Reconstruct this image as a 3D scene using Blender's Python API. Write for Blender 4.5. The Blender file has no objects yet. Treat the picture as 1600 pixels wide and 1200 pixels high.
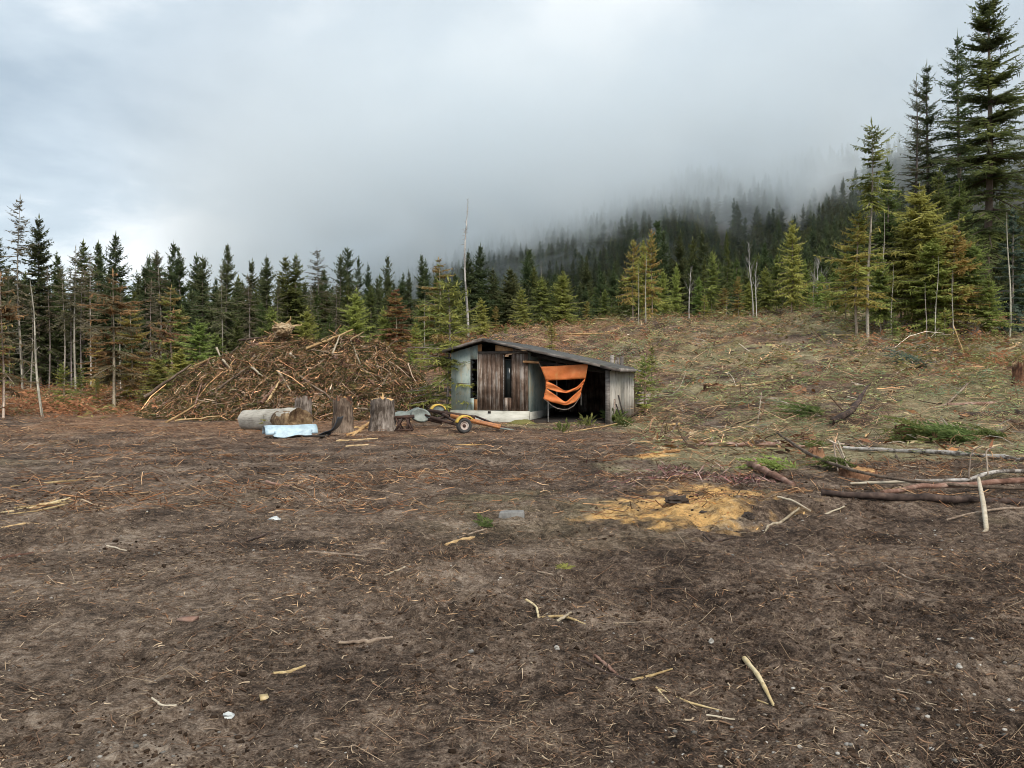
import bpy, math, random
import numpy as np
from mathutils import Vector, Matrix

# ------------------------------------------------------------------ camera, sky, sun, exposure
SC = bpy.context.scene
COL = SC.collection
EYE = 1.65
F = 1188.0            # focal length in pixels of the 1600 px wide photograph
cam_d = bpy.data.cameras.new('camera')
cam = bpy.data.objects.new('camera', cam_d)
COL.objects.link(cam)
cam.location = (0, 0, EYE)
cam.rotation_euler = (math.radians(90 - 0.72), 0, 0)
cam_d.sensor_fit = 'HORIZONTAL'
cam_d.sensor_width = 36.0
cam_d.lens = 36.0 * F / 1600.0
cam_d.clip_start = 0.05
cam_d.clip_end = 6000
SC.camera = cam

SUN_EL, SUN_AZ = math.radians(48), math.radians(152)      # azimuth from +Y, clockwise: behind the camera, to the right
world = bpy.data.worlds.new('World')
SC.world = world
world.use_nodes = True
nt = world.node_tree
nt.nodes.clear()


def N(t, kind, **kw):
    n = t.nodes.new(kind)
    for k, v in kw.items():
        if k.startswith('i_'):
            key = k[2:]
            key = int(key) if key.isdigit() else key
            n.inputs[key].default_value = v
        else:
            setattr(n, k, v)
    return n


def ramp(t, stops, interp='LINEAR'):
    n = t.nodes.new('ShaderNodeValToRGB')
    cr = n.color_ramp
    cr.interpolation = interp
    while len(cr.elements) < len(stops):
        cr.elements.new(0.5)
    for e, (p, c) in zip(cr.elements, stops):
        e.position = p
        e.color = (c, c, c, 1) if isinstance(c, (int, float)) else (*c[:3], 1)
    return n


def mth(t, op, a, b=None, c=None, clamp=False):
    n = t.nodes.new('ShaderNodeMath')
    n.operation = op
    n.use_clamp = clamp
    for i, v in enumerate((a, b, c)):
        if v is None:
            continue
        if isinstance(v, (int, float)):
            n.inputs[i].default_value = v
        else:
            t.links.new(v, n.inputs[i])
    return n.outputs[0]


def mixc(t, fac, a, b, blend='MIX'):
    n = t.nodes.new('ShaderNodeMix')
    n.data_type = 'RGBA'
    n.blend_type = blend
    for idx, v in ((0, fac), (6, a), (7, b)):
        if isinstance(v, (int, float)):
            n.inputs[idx].default_value = v
        elif isinstance(v, (tuple, list)):
            n.inputs[idx].default_value = (*v[:3], 1)
        else:
            t.links.new(v, n.inputs[idx])
    return n.outputs[2]


# overcast sky: a clear-sky component seen through a full deck of cloud
sky = N(nt, 'ShaderNodeTexSky', sky_type='NISHITA', sun_disc=False, sun_elevation=SUN_EL, sun_rotation=SUN_AZ % (2 * math.pi))
bg1 = N(nt, 'ShaderNodeBackground', i_Strength=0.08)
nt.links.new(sky.outputs[0], bg1.inputs[0])
tc = N(nt, 'ShaderNodeTexCoord')
sep = N(nt, 'ShaderNodeSeparateXYZ')
nt.links.new(tc.outputs['Generated'], sep.inputs[0])
den = mth(nt, 'ADD', mth(nt, 'MAXIMUM', sep.outputs[2], 0.0), 0.16)
cmb = N(nt, 'ShaderNodeCombineXYZ')
nt.links.new(mth(nt, 'DIVIDE', sep.outputs[0], den), cmb.inputs[0])
nt.links.new(mth(nt, 'DIVIDE', sep.outputs[1], den), cmb.inputs[1])
n1 = N(nt, 'ShaderNodeTexNoise', i_Scale=0.85, i_Detail=8.0, i_Roughness=0.55, i_Distortion=0.25)
nt.links.new(cmb.outputs[0], n1.inputs['Vector'])
cr = ramp(nt, [(0.38, (0.42, 0.51, 0.59)), (0.50, (0.60, 0.69, 0.76)), (0.60, (1.0, 1.03, 1.04))])
nt.links.new(n1.outputs[0], cr.inputs[0])
bg2 = N(nt, 'ShaderNodeBackground', i_Strength=0.49)
nt.links.new(cr.outputs[0], bg2.inputs[0])
mx = N(nt, 'ShaderNodeMixShader', i_0=0.9)
nt.links.new(bg1.outputs[0], mx.inputs[1])
nt.links.new(bg2.outputs[0], mx.inputs[2])
wo = N(nt, 'ShaderNodeOutputWorld')
nt.links.new(mx.outputs[0], wo.inputs['Surface'])
try:
    world.cycles.sampling_method = 'MANUAL'
    world.cycles.sample_map_resolution = 256
except Exception:
    pass

sun_d = bpy.data.lights.new('sun', 'SUN')
sun_d.energy = 1.5
sun_d.angle = math.radians(35)
sun_d.color = (1.0, 0.92, 0.80)
sun = bpy.data.objects.new('sun', sun_d)
COL.objects.link(sun)
sdir = Vector((math.sin(SUN_AZ) * math.cos(SUN_EL), math.cos(SUN_AZ) * math.cos(SUN_EL), math.sin(SUN_EL)))
sun.rotation_euler = sdir.to_track_quat('Z', 'Y').to_euler()
sun.location = (0, 0, 60)

SC.view_settings.view_transform = 'Standard'
SC.view_settings.look = 'None'
SC.view_settings.exposure = 1.25
SC.view_settings.gamma = 1.0
SC.view_settings.use_curve_mapping = False
cy = SC.cycles
cy.max_bounces = 16
cy.diffuse_bounces = 3
cy.glossy_bounces = 2
cy.transmission_bounces = 3
cy.transparent_max_bounces = 6
cy.volume_bounces = 14
cy.volume_step_rate = 0.14
cy.volume_max_steps = 128
cy.use_adaptive_sampling = True
cy.adaptive_threshold = 0.02
cy.use_denoising = True
cy.denoising_prefilter = 'ACCURATE'
cy.pixel_filter_type = 'BLACKMAN_HARRIS'
cy.filter_width = 1.0

rng = np.random.default_rng(7)
R = random.Random(11)


# ------------------------------------------------------------------ numeric helpers
def sstep(a, b, x):
    t = np.clip((x - a) / (b - a), 0, 1)
    return t * t * (3 - 2 * t)


def _hash(ix, iy, seed):
    h = (ix.astype(np.int64) * 374761393 + iy.astype(np.int64) * 668265263 + seed * 982451653) & 0x7fffffff
    h = ((h ^ (h >> 13)) * 1274126177) & 0x7fffffff
    h = (h ^ (h >> 16)) & 0xffff
    return h / 65535.0


def vnoise(x, y, seed=0):
    """value noise in -1..1"""
    x = np.asarray(x, float); y = np.asarray(y, float)
    ix = np.floor(x); iy = np.floor(y)
    fx = x - ix; fy = y - iy
    fx = fx * fx * fx * (fx * (fx * 6 - 15) + 10); fy = fy * fy * fy * (fy * (fy * 6 - 15) + 10)
    a = _hash(ix, iy, seed); b = _hash(ix + 1, iy, seed)
    c = _hash(ix, iy + 1, seed); d = _hash(ix + 1, iy + 1, seed)
    return (a + (b - a) * fx + (c - a) * fy + (a - b - c + d) * fx * fy) * 2 - 1


def fbm(x, y, scale, octs, seed=0, rough=0.5):
    out = 0; amp = 1; tot = 0
    c, s = math.cos(0.7), math.sin(0.7)
    x = np.asarray(x, float) * scale; y = np.asarray(y, float) * scale
    for k in range(octs):
        out = out + amp * vnoise(x, y, seed + k * 17)
        tot += amp; amp *= rough
        x, y = (c * x - s * y) * 2.03 + 5.1, (s * x + c * y) * 2.03 + 3.7
    return out / tot


def gpt(px, py, up=0.0, d0=2.5, d1=90.0):
    """the point of the ground seen at column px, row py"""
    d = np.geomspace(d0, d1, 1500)
    x = (px - 800) / F * d
    hit = np.nonzero(ground_base(x, d) >= EYE + (585 - py) / F * d)[0]
    k = hit[0] if len(hit) else len(d) - 1
    return Vector((float(x[k]), float(d[k]), float(ground_z(x[k:k + 1], d[k:k + 1])[0]) + up))


def px_of(x, y):
    return 800 + F * np.asarray(x, float) / np.maximum(np.asarray(y, float), 4.0)


# crest height, start and end of the slope, per direction seen from the clearing
T_PX = [-400, 0, 300, 420, 520, 640, 800, 1000, 1150, 1300, 1450, 1600, 2000]
T_C = [0.7, 0.7, 0.9, 1.8, 2.8, 3.9, 5.0, 6.0, 6.7, 7.3, 6.4, 5.6, 5.5]
T_S = [30, 30, 32, 33, 34, 30, 28, 25, 21, 18, 17, 17, 17]
T_D = [60, 60, 62, 62, 60, 56, 56, 60, 64, 66, 60, 56, 56]


def ground_base(x, y):
    x = np.asarray(x, float); y = np.asarray(y, float)
    p = px_of(x, y)
    C = np.interp(p, T_PX, T_C); S = np.interp(p, T_PX, T_S); D = np.interp(p, T_PX, T_D)
    t = (y - S) / (D - S)
    tt = np.clip(t, 0, 1)
    z = C * (0.55 * tt + 0.45 * tt * tt * (3 - 2 * tt))
    z = z - np.clip(y - D, 0, 40) * 0.03 * np.clip(C / 5, 0, 1)
    big = fbm(x, y, 0.11, 3, 5)
    z = z + big * 0.10 * sstep(4, 14, y) + big * 0.35 * sstep(24, 50, y) * sstep(300, 700, p)
    # SHED_PAD: level ground under the shed
    sx = x + 2.17; sy = y - 27.16
    ca, sa = math.cos(math.radians(17)), math.sin(math.radians(17))
    la = sx * ca - sy * sa; ly = sx * sa + sy * ca
    w = sstep(-1.6, -0.3, la) * (1 - sstep(5.75, 6.9, la)) * sstep(-2.5, -0.6, ly) * (1 - sstep(6.2, 7.6, ly))
    z = z * (1 - w) + 0.0 * w
    # heap of dark soil to the right of the sawdust
    z = z + 0.22 * np.exp(-(((x - 4.1) / 1.5) ** 2 + ((y - 9.3) / 0.6) ** 2)) + 0.10 * np.exp(-(((x - 2.6) / 0.5) ** 2 + ((y - 9.0) / 0.35) ** 2))
    return z


def ground_z(x, y):
    x = np.asarray(x, float); y = np.asarray(y, float)
    z = ground_base(x, y)
    near = 1 - sstep(14, 40, y) * 0.5
    hum = fbm(x, y, 0.9, 3, 21)
    clod = fbm(x, y, 4.2, 4, 33, 0.6)
    rg = 1 - np.abs(fbm(x, y, 2.3, 4, 61, 0.55))
    p = px_of(x, y)
    rough = 0.55 + 0.75 * sstep(-0.15, 0.4, fbm(x, y, 0.35, 3, 45)) + 0.35 * sstep(800, 1500, p)
    fine = fbm(x, y, 13.0, 3, 81, 0.6) * (1 - sstep(7, 13, y))
    z = z + near * (hum * 0.030 + clod * 0.042 * rough + (rg - 0.8) * 0.075 * rough + fine * 0.016 * rough)
    z = z + sstep(20, 38, y) * sstep(640, 900, p) * (fbm(x, y, 0.55, 3, 57) * 0.30 + hum * 0.12) + sstep(26, 45, y) * (hum * 0.10 + clod * 0.05)
    return z


class MB:
    """collects polygons (3 or 4 corners) with a colour each; build() links ONE mesh object"""
    def __init__(s):
        s.v = []; s.t = []; s.q = []; s.tc = []; s.qc = []; s.n = 0; s.tm = []; s.qm = []

    def add(s, v, f, col=(0.5, 0.5, 0.5), mat=0):
        v = np.asarray(v, np.float32).reshape(-1, 3); f = np.asarray(f, np.int32)
        if len(f) == 0:
            return
        c = np.broadcast_to(np.asarray(col, np.float32), (len(f), 3))
        m = np.full(len(f), mat, np.int32)
        if f.shape[1] == 3:
            s.t.append(f + s.n); s.tc.append(c); s.tm.append(m)
        else:
            s.q.append(f + s.n); s.qc.append(c); s.qm.append(m)
        s.v.append(v); s.n += len(v)

    def mesh(s, name, mats, smooth=False):
        me = bpy.data.meshes.new(name)
        v = np.concatenate(s.v)
        t = np.concatenate(s.t) if s.t else np.zeros((0, 3), np.int32)
        q = np.concatenate(s.q) if s.q else np.zeros((0, 4), np.int32)
        me.vertices.add(len(v)); me.vertices.foreach_set('co', v.ravel())
        loops = np.concatenate([t.ravel(), q.ravel()]).astype(np.int32)
        me.loops.add(len(loops)); me.loops.foreach_set('vertex_index', loops)
        npoly = len(t) + len(q)
        st = np.concatenate([np.arange(len(t)) * 3, len(t) * 3 + np.arange(len(q)) * 4]).astype(np.int32)
        me.polygons.add(npoly); me.polygons.foreach_set('loop_start', st)
        me.polygons.foreach_set('material_index', np.concatenate(s.tm + s.qm).astype(np.int32))
        if smooth:
            me.polygons.foreach_set('use_smooth', np.ones(npoly, bool))
        me.update(calc_edges=True)
        cols = np.concatenate(s.tc + s.qc)
        a = me.attributes.new('col', 'FLOAT_COLOR', 'FACE')
        a.data.foreach_set('color', np.concatenate([cols, np.ones((npoly, 1), np.float32)], 1).astype(np.float32).ravel())
        for m in (mats if isinstance(mats, (list, tuple)) else [mats]):
            me.materials.append(m)
        return me

    def build(s, name, mats, parent=None, smooth=False, loc=None):
        return link(name, s.mesh(name, mats, smooth), parent, loc)


def link(name, data, parent=None, loc=None):
    o = bpy.data.objects.new(name, data)
    COL.objects.link(o)
    if parent is not None:
        o.parent = parent
    if loc is not None:
        o.location = loc
    return o


def tag(o, label=None, cat=None, group=None, kind=None):
    if label: o['label'] = label
    if cat: o['category'] = cat
    if group: o['group'] = group
    if kind: o['kind'] = kind
    return o


def empty(name, loc=(0, 0, 0), rz=0.0):
    o = bpy.data.objects.new(name, None)
    COL.objects.link(o)
    o.location = loc; o.rotation_euler = (0, 0, rz)
    o.empty_display_size = 0.2
    return o


def at(px, d, up=0.0):
    """a point on the ground in the direction of column px, d metres away"""
    x = (px - 800) / F * d
    return Vector((x, d, float(ground_z(x, d)) + up))


def at3(px, py, d):
    return Vector(((px - 800) / F * d, d, EYE + (585 - py) / F * d))


# ------------------------------------------------------------------ materials
def newmat(name):
    m = bpy.data.materials.new(name)
    m.use_nodes = True
    t = m.node_tree
    b = t.nodes['Principled BSDF']
    return m, t, b


def bump(t, b, height, strength=0.4, dist=0.02):
    n = t.nodes.new('ShaderNodeBump')
    n.inputs['Strength'].default_value = strength
    n.inputs['Distance'].default_value = dist
    t.links.new(height, n.inputs['Height'])
    t.links.new(n.outputs[0], b.inputs['Normal'])


def noise(t, scale, detail=4, rough=0.55, vec=None, dist=0.0, dim='3D'):
    n = N(t, 'ShaderNodeTexNoise', i_Scale=scale, i_Detail=detail, i_Roughness=rough, i_Distortion=dist)
    if vec is not None:
        t.links.new(vec, n.inputs['Vector'])
    return n.outputs[0]


def objco(t, scale=(1, 1, 1)):
    c = N(t, 'ShaderNodeTexCoord')
    mp = N(t, 'ShaderNodeMapping', i_Scale=scale)
    t.links.new(c.outputs['Object'], mp.inputs[0])
    return mp.outputs[0]
# ------------------------------------------------------------------ mountain and cloud
def mountain_z(x, y):
    p = px_of(x, y)
    s0 = np.interp(p, [200, 400, 560, 800, 1000, 1330, 1700], [420, 360, 270, 190, 160, 125, 110])
    sl = np.interp(p, [150, 300, 400, 560, 800, 1000, 1330, 1700], [0.0, 0.05, 0.17, 0.26, 0.34, 0.40, 0.46, 0.48])
    C = np.interp(p, T_PX, T_C)
    t = np.maximum(y - s0, 0)
    z = C - 1.5 + sl * t * t / (t + 40) + fbm(x, y, 0.012, 4, 71) * 10 * sstep(0, 120, t) * sstep(250, 500, p)
    return np.where(z > 85, 85 + 22 * np.tanh((z - 85) / 22), z)


def build_mountain(mat):
    ps = np.linspace(-500, 2300, 170); ds = np.geomspace(85, 1100, 110)
    P_, D_ = np.meshgrid(ps, ds)
    x = (P_ - 800) / F * D_; y = D_
    z = mountain_z(x, y)
    mb = MB()
    n, m = x.shape
    idx = np.arange(n * m).reshape(n, m)
    f = np.stack([idx[:-1, :-1], idx[:-1, 1:], idx[1:, 1:], idx[1:, :-1]], -1).reshape(-1, 4)
    mb.add(np.stack([x, y, z], -1), f)
    o = mb.build('mountain', mat, smooth=True)
    tag(o, 'forested mountain slope rising into low cloud', None, None, 'structure')
    return o


m_mtn, t, b = newmat('forest_floor')
c = ramp(t, [(0.3, (0.018, 0.02, 0.012)), (0.55, (0.05, 0.045, 0.032)), (0.75, (0.14, 0.125, 0.11))])
t.links.new(noise(t, 0.05, 6, 0.65, objco(t)), c.inputs[0])
t.links.new(c.outputs[0], b.inputs['Base Color'])
b.inputs['Roughness'].default_value = 0.95
build_mountain(m_mtn)


def build_cloud():
    x0, x1, y0, y1, z0, z1 = -420, 760, 150, 820, 22, 150
    v = [(x, y, z) for z in (z0, z1) for y in (y0, y1) for x in (x0, x1)]
    f = [(0, 2, 3, 1), (4, 5, 7, 6), (0, 1, 5, 4), (2, 6, 7, 3), (0, 4, 6, 2), (1, 3, 7, 5)]
    m = bpy.data.materials.new('cloud_vapour')
    m.use_nodes = True
    t = m.node_tree
    t.nodes.clear()
    out = N(t, 'ShaderNodeOutputMaterial')
    pv = N(t, 'ShaderNodeVolumePrincipled')
    pv.inputs['Color'].default_value = (0.90, 0.957, 1.0, 1)
    pv.inputs['Anisotropy'].default_value = -0.2
    g = N(t, 'ShaderNodeNewGeometry')
    s = N(t, 'ShaderNodeSeparateXYZ')
    t.links.new(g.outputs['Position'], s.inputs[0])
    mp = N(t, 'ShaderNodeMapping', i_Scale=(1, 1, 1.5))
    t.links.new(g.outputs['Position'], mp.inputs[0])
    nz = noise(t, 0.019, 6, 0.66, mp.outputs[0], 1.2)
    zz = mth(t, 'ADD', s.outputs[2], mth(t, 'MULTIPLY', mth(t, 'SUBTRACT', nz, 0.5), 125))
    zz = mth(t, 'SUBTRACT', zz, mth(t, 'MULTIPLY', s.outputs[0], 0.07))
    # the bank hangs lowest over the left shoulder of the mountain
    q = mth(t, 'DIVIDE', mth(t, 'ADD', s.outputs[0], 45.0), 75.0)
    zz = mth(t, 'ADD', zz, mth(t, 'MULTIPLY', mth(t, 'POWER', 2.718, mth(t, 'MULTIPLY', mth(t, 'MULTIPLY', q, q), -1.0)), 15.0))
    def mr(v, a, b_, c_=0.0, d_=1.0):
        n = N(t, 'ShaderNodeMapRange', interpolation_type='SMOOTHSTEP', i_1=a, i_2=b_, i_3=c_, i_4=d_)
        t.links.new(v, n.inputs[0])
        return n.outputs[0]
    low = mr(zz, 50, 74)
    # thins out to the left, and towards the front of the bank
    side = mr(mth(t, 'ADD', s.outputs[0], mth(t, 'MULTIPLY', s.outputs[1], 0.40)), -50, 100)
    front = mr(s.outputs[1], 150, 230)
    top = mr(s.outputs[2], 75, 135, 1.0, 0.0)
    nb = noise(t, 0.008, 3, 0.55, mp.outputs[0], 0.8)
    low = mth(t, 'MULTIPLY', low, mr(nb, 0.33, 0.62, 0.35, 1.5))
    d = mth(t, 'MULTIPLY', mth(t, 'MULTIPLY', low, side), mth(t, 'MULTIPLY', front, top))
    d = mth(t, 'MULTIPLY_ADD', d, CLOUD_DENSITY, 0.0002)
    t.links.new(d, pv.inputs['Density'])
    t.links.new(pv.outputs[0], out.inputs['Volume'])
    mb = MB(); mb.add(v, f)
    o = mb.build('cloud', m)
    tag(o, 'low grey cloud bank hiding the mountain top', None, None, 'stuff')
    return o


CLOUD_DENSITY = 0.019
build_cloud()
# ------------------------------------------------------------------ ground
SAWDUST = [(1078, 9.7, 0.78, 1.15), (1115, 10.5, 0.50, 0.8), (1035, 8.9, 0.66, 0.6), (965, 9.0, 0.42, 0.45)]


def ground_masks(x, y):
    p = px_of(x, y)
    w1 = fbm(x, y, 0.5, 4, 91); w2 = fbm(x, y, 1.7, 4, 95); w3 = fbm(x, y, 0.16, 3, 97); w4 = fbm(x, y, 6.0, 3, 99, 0.6)
    # yellow sawdust where a log was cut
    saw = np.full_like(x, -9.0)
    for (q, d, rx, ry) in SAWDUST:
        cx = (q - 800) / F * d
        r = np.sqrt(((x - cx) / rx) ** 2 + ((y - d) / ry) ** 2)
        saw = np.maximum(saw, 1.25 - r)
    saw = np.clip(sstep(-0.05, 1.15, saw + 0.80 * w2 + 0.95 * w4), 0, 1) * sstep(6.5, 8.2, y) * (y < 13)
    # orange chips by the stumps
    for (q, d, rx, ry) in [(615, 24.3, 0.55, 0.35), (735, 17.5, 0.35, 0.18), (1010, 15.2, 0.6, 0.3), (560, 23.5, .5, .3), (1045, 19.0, .6, .35)]:
        cx = (q - 800) / F * d
        r = np.sqrt(((x - cx) / rx) ** 2 + ((y - d) / ry) ** 2)
        saw = np.maximum(saw, sstep(0.1, 0.7, 1.2 - r + 0.6 * w2 + 0.3 * w4))
    moss = sstep(0.0, 0.45, w1 + 0.45 * w3 + 0.5 * sstep(850, 1250, p) * sstep(11, 17, y) * (1 - 0.3 * sstep(30, 40, y)) - 0.18 + 0.25 * w2) * sstep(6, 13, y)
    moss = moss * (0.25 + 0.75 * sstep(420, 1000, p))
    rust = sstep(-0.2, 0.35, w1 * 0.6 - w3 + 0.3 * w2) * sstep(15, 26, y) * (1 - 0.35 * sstep(900, 1200, p))
    dry = sstep(-0.1, 0.5, fbm(x, y, 0.42, 4, 103) + 0.45 * sstep(700, 100, p) - 0.30 * sstep(700, 1100, p) + 0.1) * (0.4 + 0.6 * (1 - sstep(7, 14, y)))
    return saw, moss, rust, dry


def build_ground():
    az = np.concatenate([np.linspace(-math.pi, -0.84, 60)[:-1], np.linspace(-0.84, 0.84, 380), np.linspace(0.84, math.pi, 60)[1:-1]])
    rr = np.concatenate([[0.02, 0.5, 1.0, 1.5, 1.9], np.geomspace(2.2, 75, 830), np.geomspace(78, 3000, 40)])
    A, Rr = np.meshgrid(az, rr)
    x = np.sin(A) * Rr; y = np.cos(A) * Rr
    z = ground_z(x, y)
    far = np.clip((Rr - 130) / 200, 0, 1)
    z = z - far * 8
    z = np.where(Rr > 200, z - 0.5, z)
    n, m = x.shape
    idx = np.arange(n * m).reshape(n, m)
    nx = np.roll(idx, -1, 1)
    f = np.stack([idx[:-1], idx[1:], nx[1:], nx[:-1]], -1).reshape(-1, 4)
    f = f[:, ::-1]
    mb = MB(); mb.add(np.stack([x, y, z], -1), f)
    o = mb.build('ground', m_soil, smooth=True)
    me = o.data
    for nm, arr in zip(('saw', 'moss', 'rust', 'dry'), ground_masks(x.ravel(), y.ravel())):
        a = me.attributes.new(nm, 'FLOAT', 'POINT')
        a.data.foreach_set('value', arr.astype(np.float32).ravel())
    tag(o, 'bare dark soil of the logged clearing rising to a slash covered slope', None, None, 'structure')
    return o


def attr(t, name, out=2):
    n = N(t, 'ShaderNodeAttribute', attribute_name=name)
    return n.outputs[out]


m_soil, t, b = newmat('soil')
co = objco(t)
nA = noise(t, 1.1, 8, 0.62, co)
nB = noise(t, 14.0, 6, 0.65, co)
nC = noise(t, 75.0, 4, 0.7, co)
soil = ramp(t, [(0.28, (0.0135, 0.0090, 0.0065)), (0.44, (0.066, 0.045, 0.033)), (0.58, (0.148, 0.106, 0.079)), (0.76, (0.33, 0.255, 0.195))])
mixn = mth(t, 'ADD', mth(t, 'MULTIPLY', nA, 0.34), mth(t, 'ADD', mth(t, 'MULTIPLY', nB, 0.33), mth(t, 'MULTIPLY', nC, 0.33)))
mixn = mth(t, 'ADD', mth(t, 'MULTIPLY', mth(t, 'SUBTRACT', mixn, 0.5), 2.7), 0.5)
t.links.new(mixn, soil.inputs[0])
dryc = ramp(t, [(0.26, (0.029, 0.021, 0.0155)), (0.44, (0.130, 0.093, 0.067)), (0.58, (0.238, 0.178, 0.133)), (0.78, (0.42, 0.35, 0.28))])
t.links.new(mixn, dryc.inputs[0])
c1 = mixc(t, mth(t, 'MULTIPLY', attr(t, 'dry'), 0.75), soil.outputs[0], dryc.outputs[0])
rustc = ramp(t, [(0.28, (0.04, 0.02, 0.012)), (0.48, (0.20, 0.108, 0.062)), (0.75, (0.46, 0.275, 0.16))])
t.links.new(mixn, rustc.inputs[0])
c2 = mixc(t, mth(t, 'MULTIPLY', attr(t, 'rust'), 0.8), c1, rustc.outputs[0])
mossc = ramp(t, [(0.26, (0.065, 0.058, 0.031)), (0.46, (0.24, 0.215, 0.115)), (0.75, (0.43, 0.385, 0.235))])
t.links.new(mixn, mossc.inputs[0])
c3 = mixc(t, mth(t, 'MULTIPLY', attr(t, 'moss'), 0.75), c2, mossc.outputs[0])
sawc = ramp(t, [(0.22, (0.08, 0.047, 0.024)), (0.35, (0.46, 0.27, 0.11)), (0.52, (0.76, 0.46, 0.17)), (0.8, (0.86, 0.60, 0.29))])
t.links.new(mixn, sawc.inputs[0])
c4 = mixc(t, attr(t, 'saw'), c3, sawc.outputs[0])
# pale crumbs and the shade of hollows painted into the churned earth's colour
nS = noise(t, 38.0, 3, 0.75, co)
nS2 = noise(t, 110.0, 2, 0.7, co)
nD = noise(t, 7.5, 5, 0.7, co, 0.6)
spk = ramp(t, [(0.57, 0.0), (0.66, 1.0)]); t.links.new(mth(t, 'ADD', mth(t, 'MULTIPLY', nS, 0.5), mth(t, 'MULTIPLY', nS2, 0.5)), spk.inputs[0])
drk = ramp(t, [(0.36, 1.0), (0.47, 0.0)]); t.links.new(nD, drk.inputs[0])
c4 = mixc(t, mth(t, 'MULTIPLY', spk.outputs[0], 0.65), c4, mixc(t, attr(t, 'saw'), (0.36, 0.27, 0.19), (0.74, 0.52, 0.27)))
c4 = mixc(t, mth(t, 'MULTIPLY', drk.outputs[0], mth(t, 'SUBTRACT', 0.6, mth(t, 'MULTIPLY', attr(t, 'saw'), 0.52))), c4, (0.021, 0.0142, 0.0105))
t.links.new(c4, b.inputs['Base Color'])
b.inputs['Roughness'].default_value = 0.95
b.inputs['Specular IOR Level'].default_value = 0.15
hb = mth(t, 'ADD', mth(t, 'MULTIPLY', nB, 0.6), mth(t, 'ADD', mth(t, 'MULTIPLY', nC, 0.45), mth(t, 'MULTIPLY', nD, 0.8)))
bump(t, b, hb, 1.0, 0.06)
ground = build_ground()


def colmat(name, rough=0.85, spec=0.2, trans=0.0, var=0.25, obj_var=0.0, nscale=30.0, hue=0.0):
    """a material that takes each face's own colour, with grain"""
    m, t, b = newmat(name)
    c = attr(t, 'col', 0)
    n = noise(t, nscale, 3, 0.6, objco(t))
    v = mth(t, 'ADD', mth(t, 'MULTIPLY', mth(t, 'SUBTRACT', n, 0.5), var * 4), 1.0)
    if obj_var:
        oi = N(t, 'ShaderNodeObjectInfo')
        v = mth(t, 'MULTIPLY', v, mth(t, 'ADD', mth(t, 'MULTIPLY', mth(t, 'SUBTRACT', oi.outputs['Random'], 0.5), obj_var * 2), 1.0))
    hs = N(t, 'ShaderNodeHueSaturation')
    t.links.new(c, hs.inputs['Color']); t.links.new(v, hs.inputs['Value'])
    if obj_var:
        r2 = mth(t, 'FRACT', mth(t, 'MULTIPLY', oi.outputs['Random'], 17.31))
        t.links.new(mth(t, 'ADD', mth(t, 'MULTIPLY', mth(t, 'SUBTRACT', r2, 0.5), 0.07), 0.5), hs.inputs['Hue'])
    t.links.new(hs.outputs[0], b.inputs['Base Color'])
    b.inputs['Roughness'].default_value = rough
    b.inputs['Specular IOR Level'].default_value = spec
    if trans:
        tr = N(t, 'ShaderNodeBsdfTranslucent')
        t.links.new(hs.outputs[0], tr.inputs[0])
        ms = N(t, 'ShaderNodeMixShader', i_0=trans)
        t.links.new(b.outputs[0], ms.inputs[1]); t.links.new(tr.outputs[0], ms.inputs[2])
        t.links.new(ms.outputs[0], t.nodes['Material Output'].inputs['Surface'])
    return m


m_leaf = colmat('needles', 0.75, 0.15, 0.48, 0.22, 0.16, 3.0)
m_bark = colmat('bark', 0.9, 0.1, 0.0, 0.35, 0.15, 14.0)
m_chip = colmat('wood_litter', 0.9, 0.1, 0.0, 0.2, 0.0, 25.0)
# ------------------------------------------------------------------ trees
def unit(v):
    return v / np.maximum(np.linalg.norm(v, axis=-1, keepdims=True), 1e-9)


def tube(mb, pts, rad, sides=5, col=(0.2, 0.15, 0.1), mat=0, cap=True, colvar=0.0, rg=None):
    """a tapered tube along pts"""
    pts = np.asarray(pts, float); n = len(pts)
    rad = np.broadcast_to(np.asarray(rad, float), (n,))
    tan = unit(np.gradient(pts, axis=0))
    ref = np.array([0, 0, 1.0]) if abs(tan[:, 2].mean()) < 0.8 else np.array([1.0, 0, 0])
    a = unit(np.cross(tan, ref)); bb = np.cross(tan, a)
    th = np.linspace(0, 2 * math.pi, sides, endpoint=False)
    ring = pts[:, None] + rad[:, None, None] * (np.cos(th)[None, :, None] * a[:, None] + np.sin(th)[None, :, None] * bb[:, None])
    i = np.arange(n - 1)[:, None] * sides; j = np.arange(sides)[None]; k = (j + 1) % sides
    f = np.stack([i + j, i + k, i + sides + k, i + sides + j], -1).reshape(-1, 4)
    c = np.asarray(col, float)
    if colvar and rg is not None:
        c = c * (1 + colvar * rg.normal(size=(len(f), 1)))
    mb.add(ring, f, np.clip(c, 0, 1), mat)
    if cap:
        for e in (0, n - 1):
            o = e * sides
            fan = [(0, q, q + 1) for q in range(1, sides - 1)]
            mb.add(ring[e], fan, np.asarray(col, float) * 0.9, mat)


def kites(mb, p0, d, l, w, col, rg, roll=0.6, sag=0.12):
    """narrow leaf-sized blades: root p0, direction d, length l, width w (arrays)"""
    n = len(p0)
    d = unit(d)
    side = unit(np.cross(d, np.array([0, 0, 1.0])) + 1e-4)
    up = np.cross(side, d)
    ro = rg.normal(0, roll, (n, 1))
    wv = side * np.cos(ro) + up * np.sin(ro)
    mid = p0 + d * (l * 0.45)[:, None]
    tip = p0 + d * l[:, None] - np.array([0, 0, 1.0]) * (l * sag)[:, None]
    hw = (w * 0.5)[:, None]
    v = np.stack([p0, mid + wv * hw, tip, mid - wv * hw], 1).reshape(-1, 3)
    f = np.arange(n * 4).reshape(n, 4)
    mb.add(v, f, col, 0)


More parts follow.
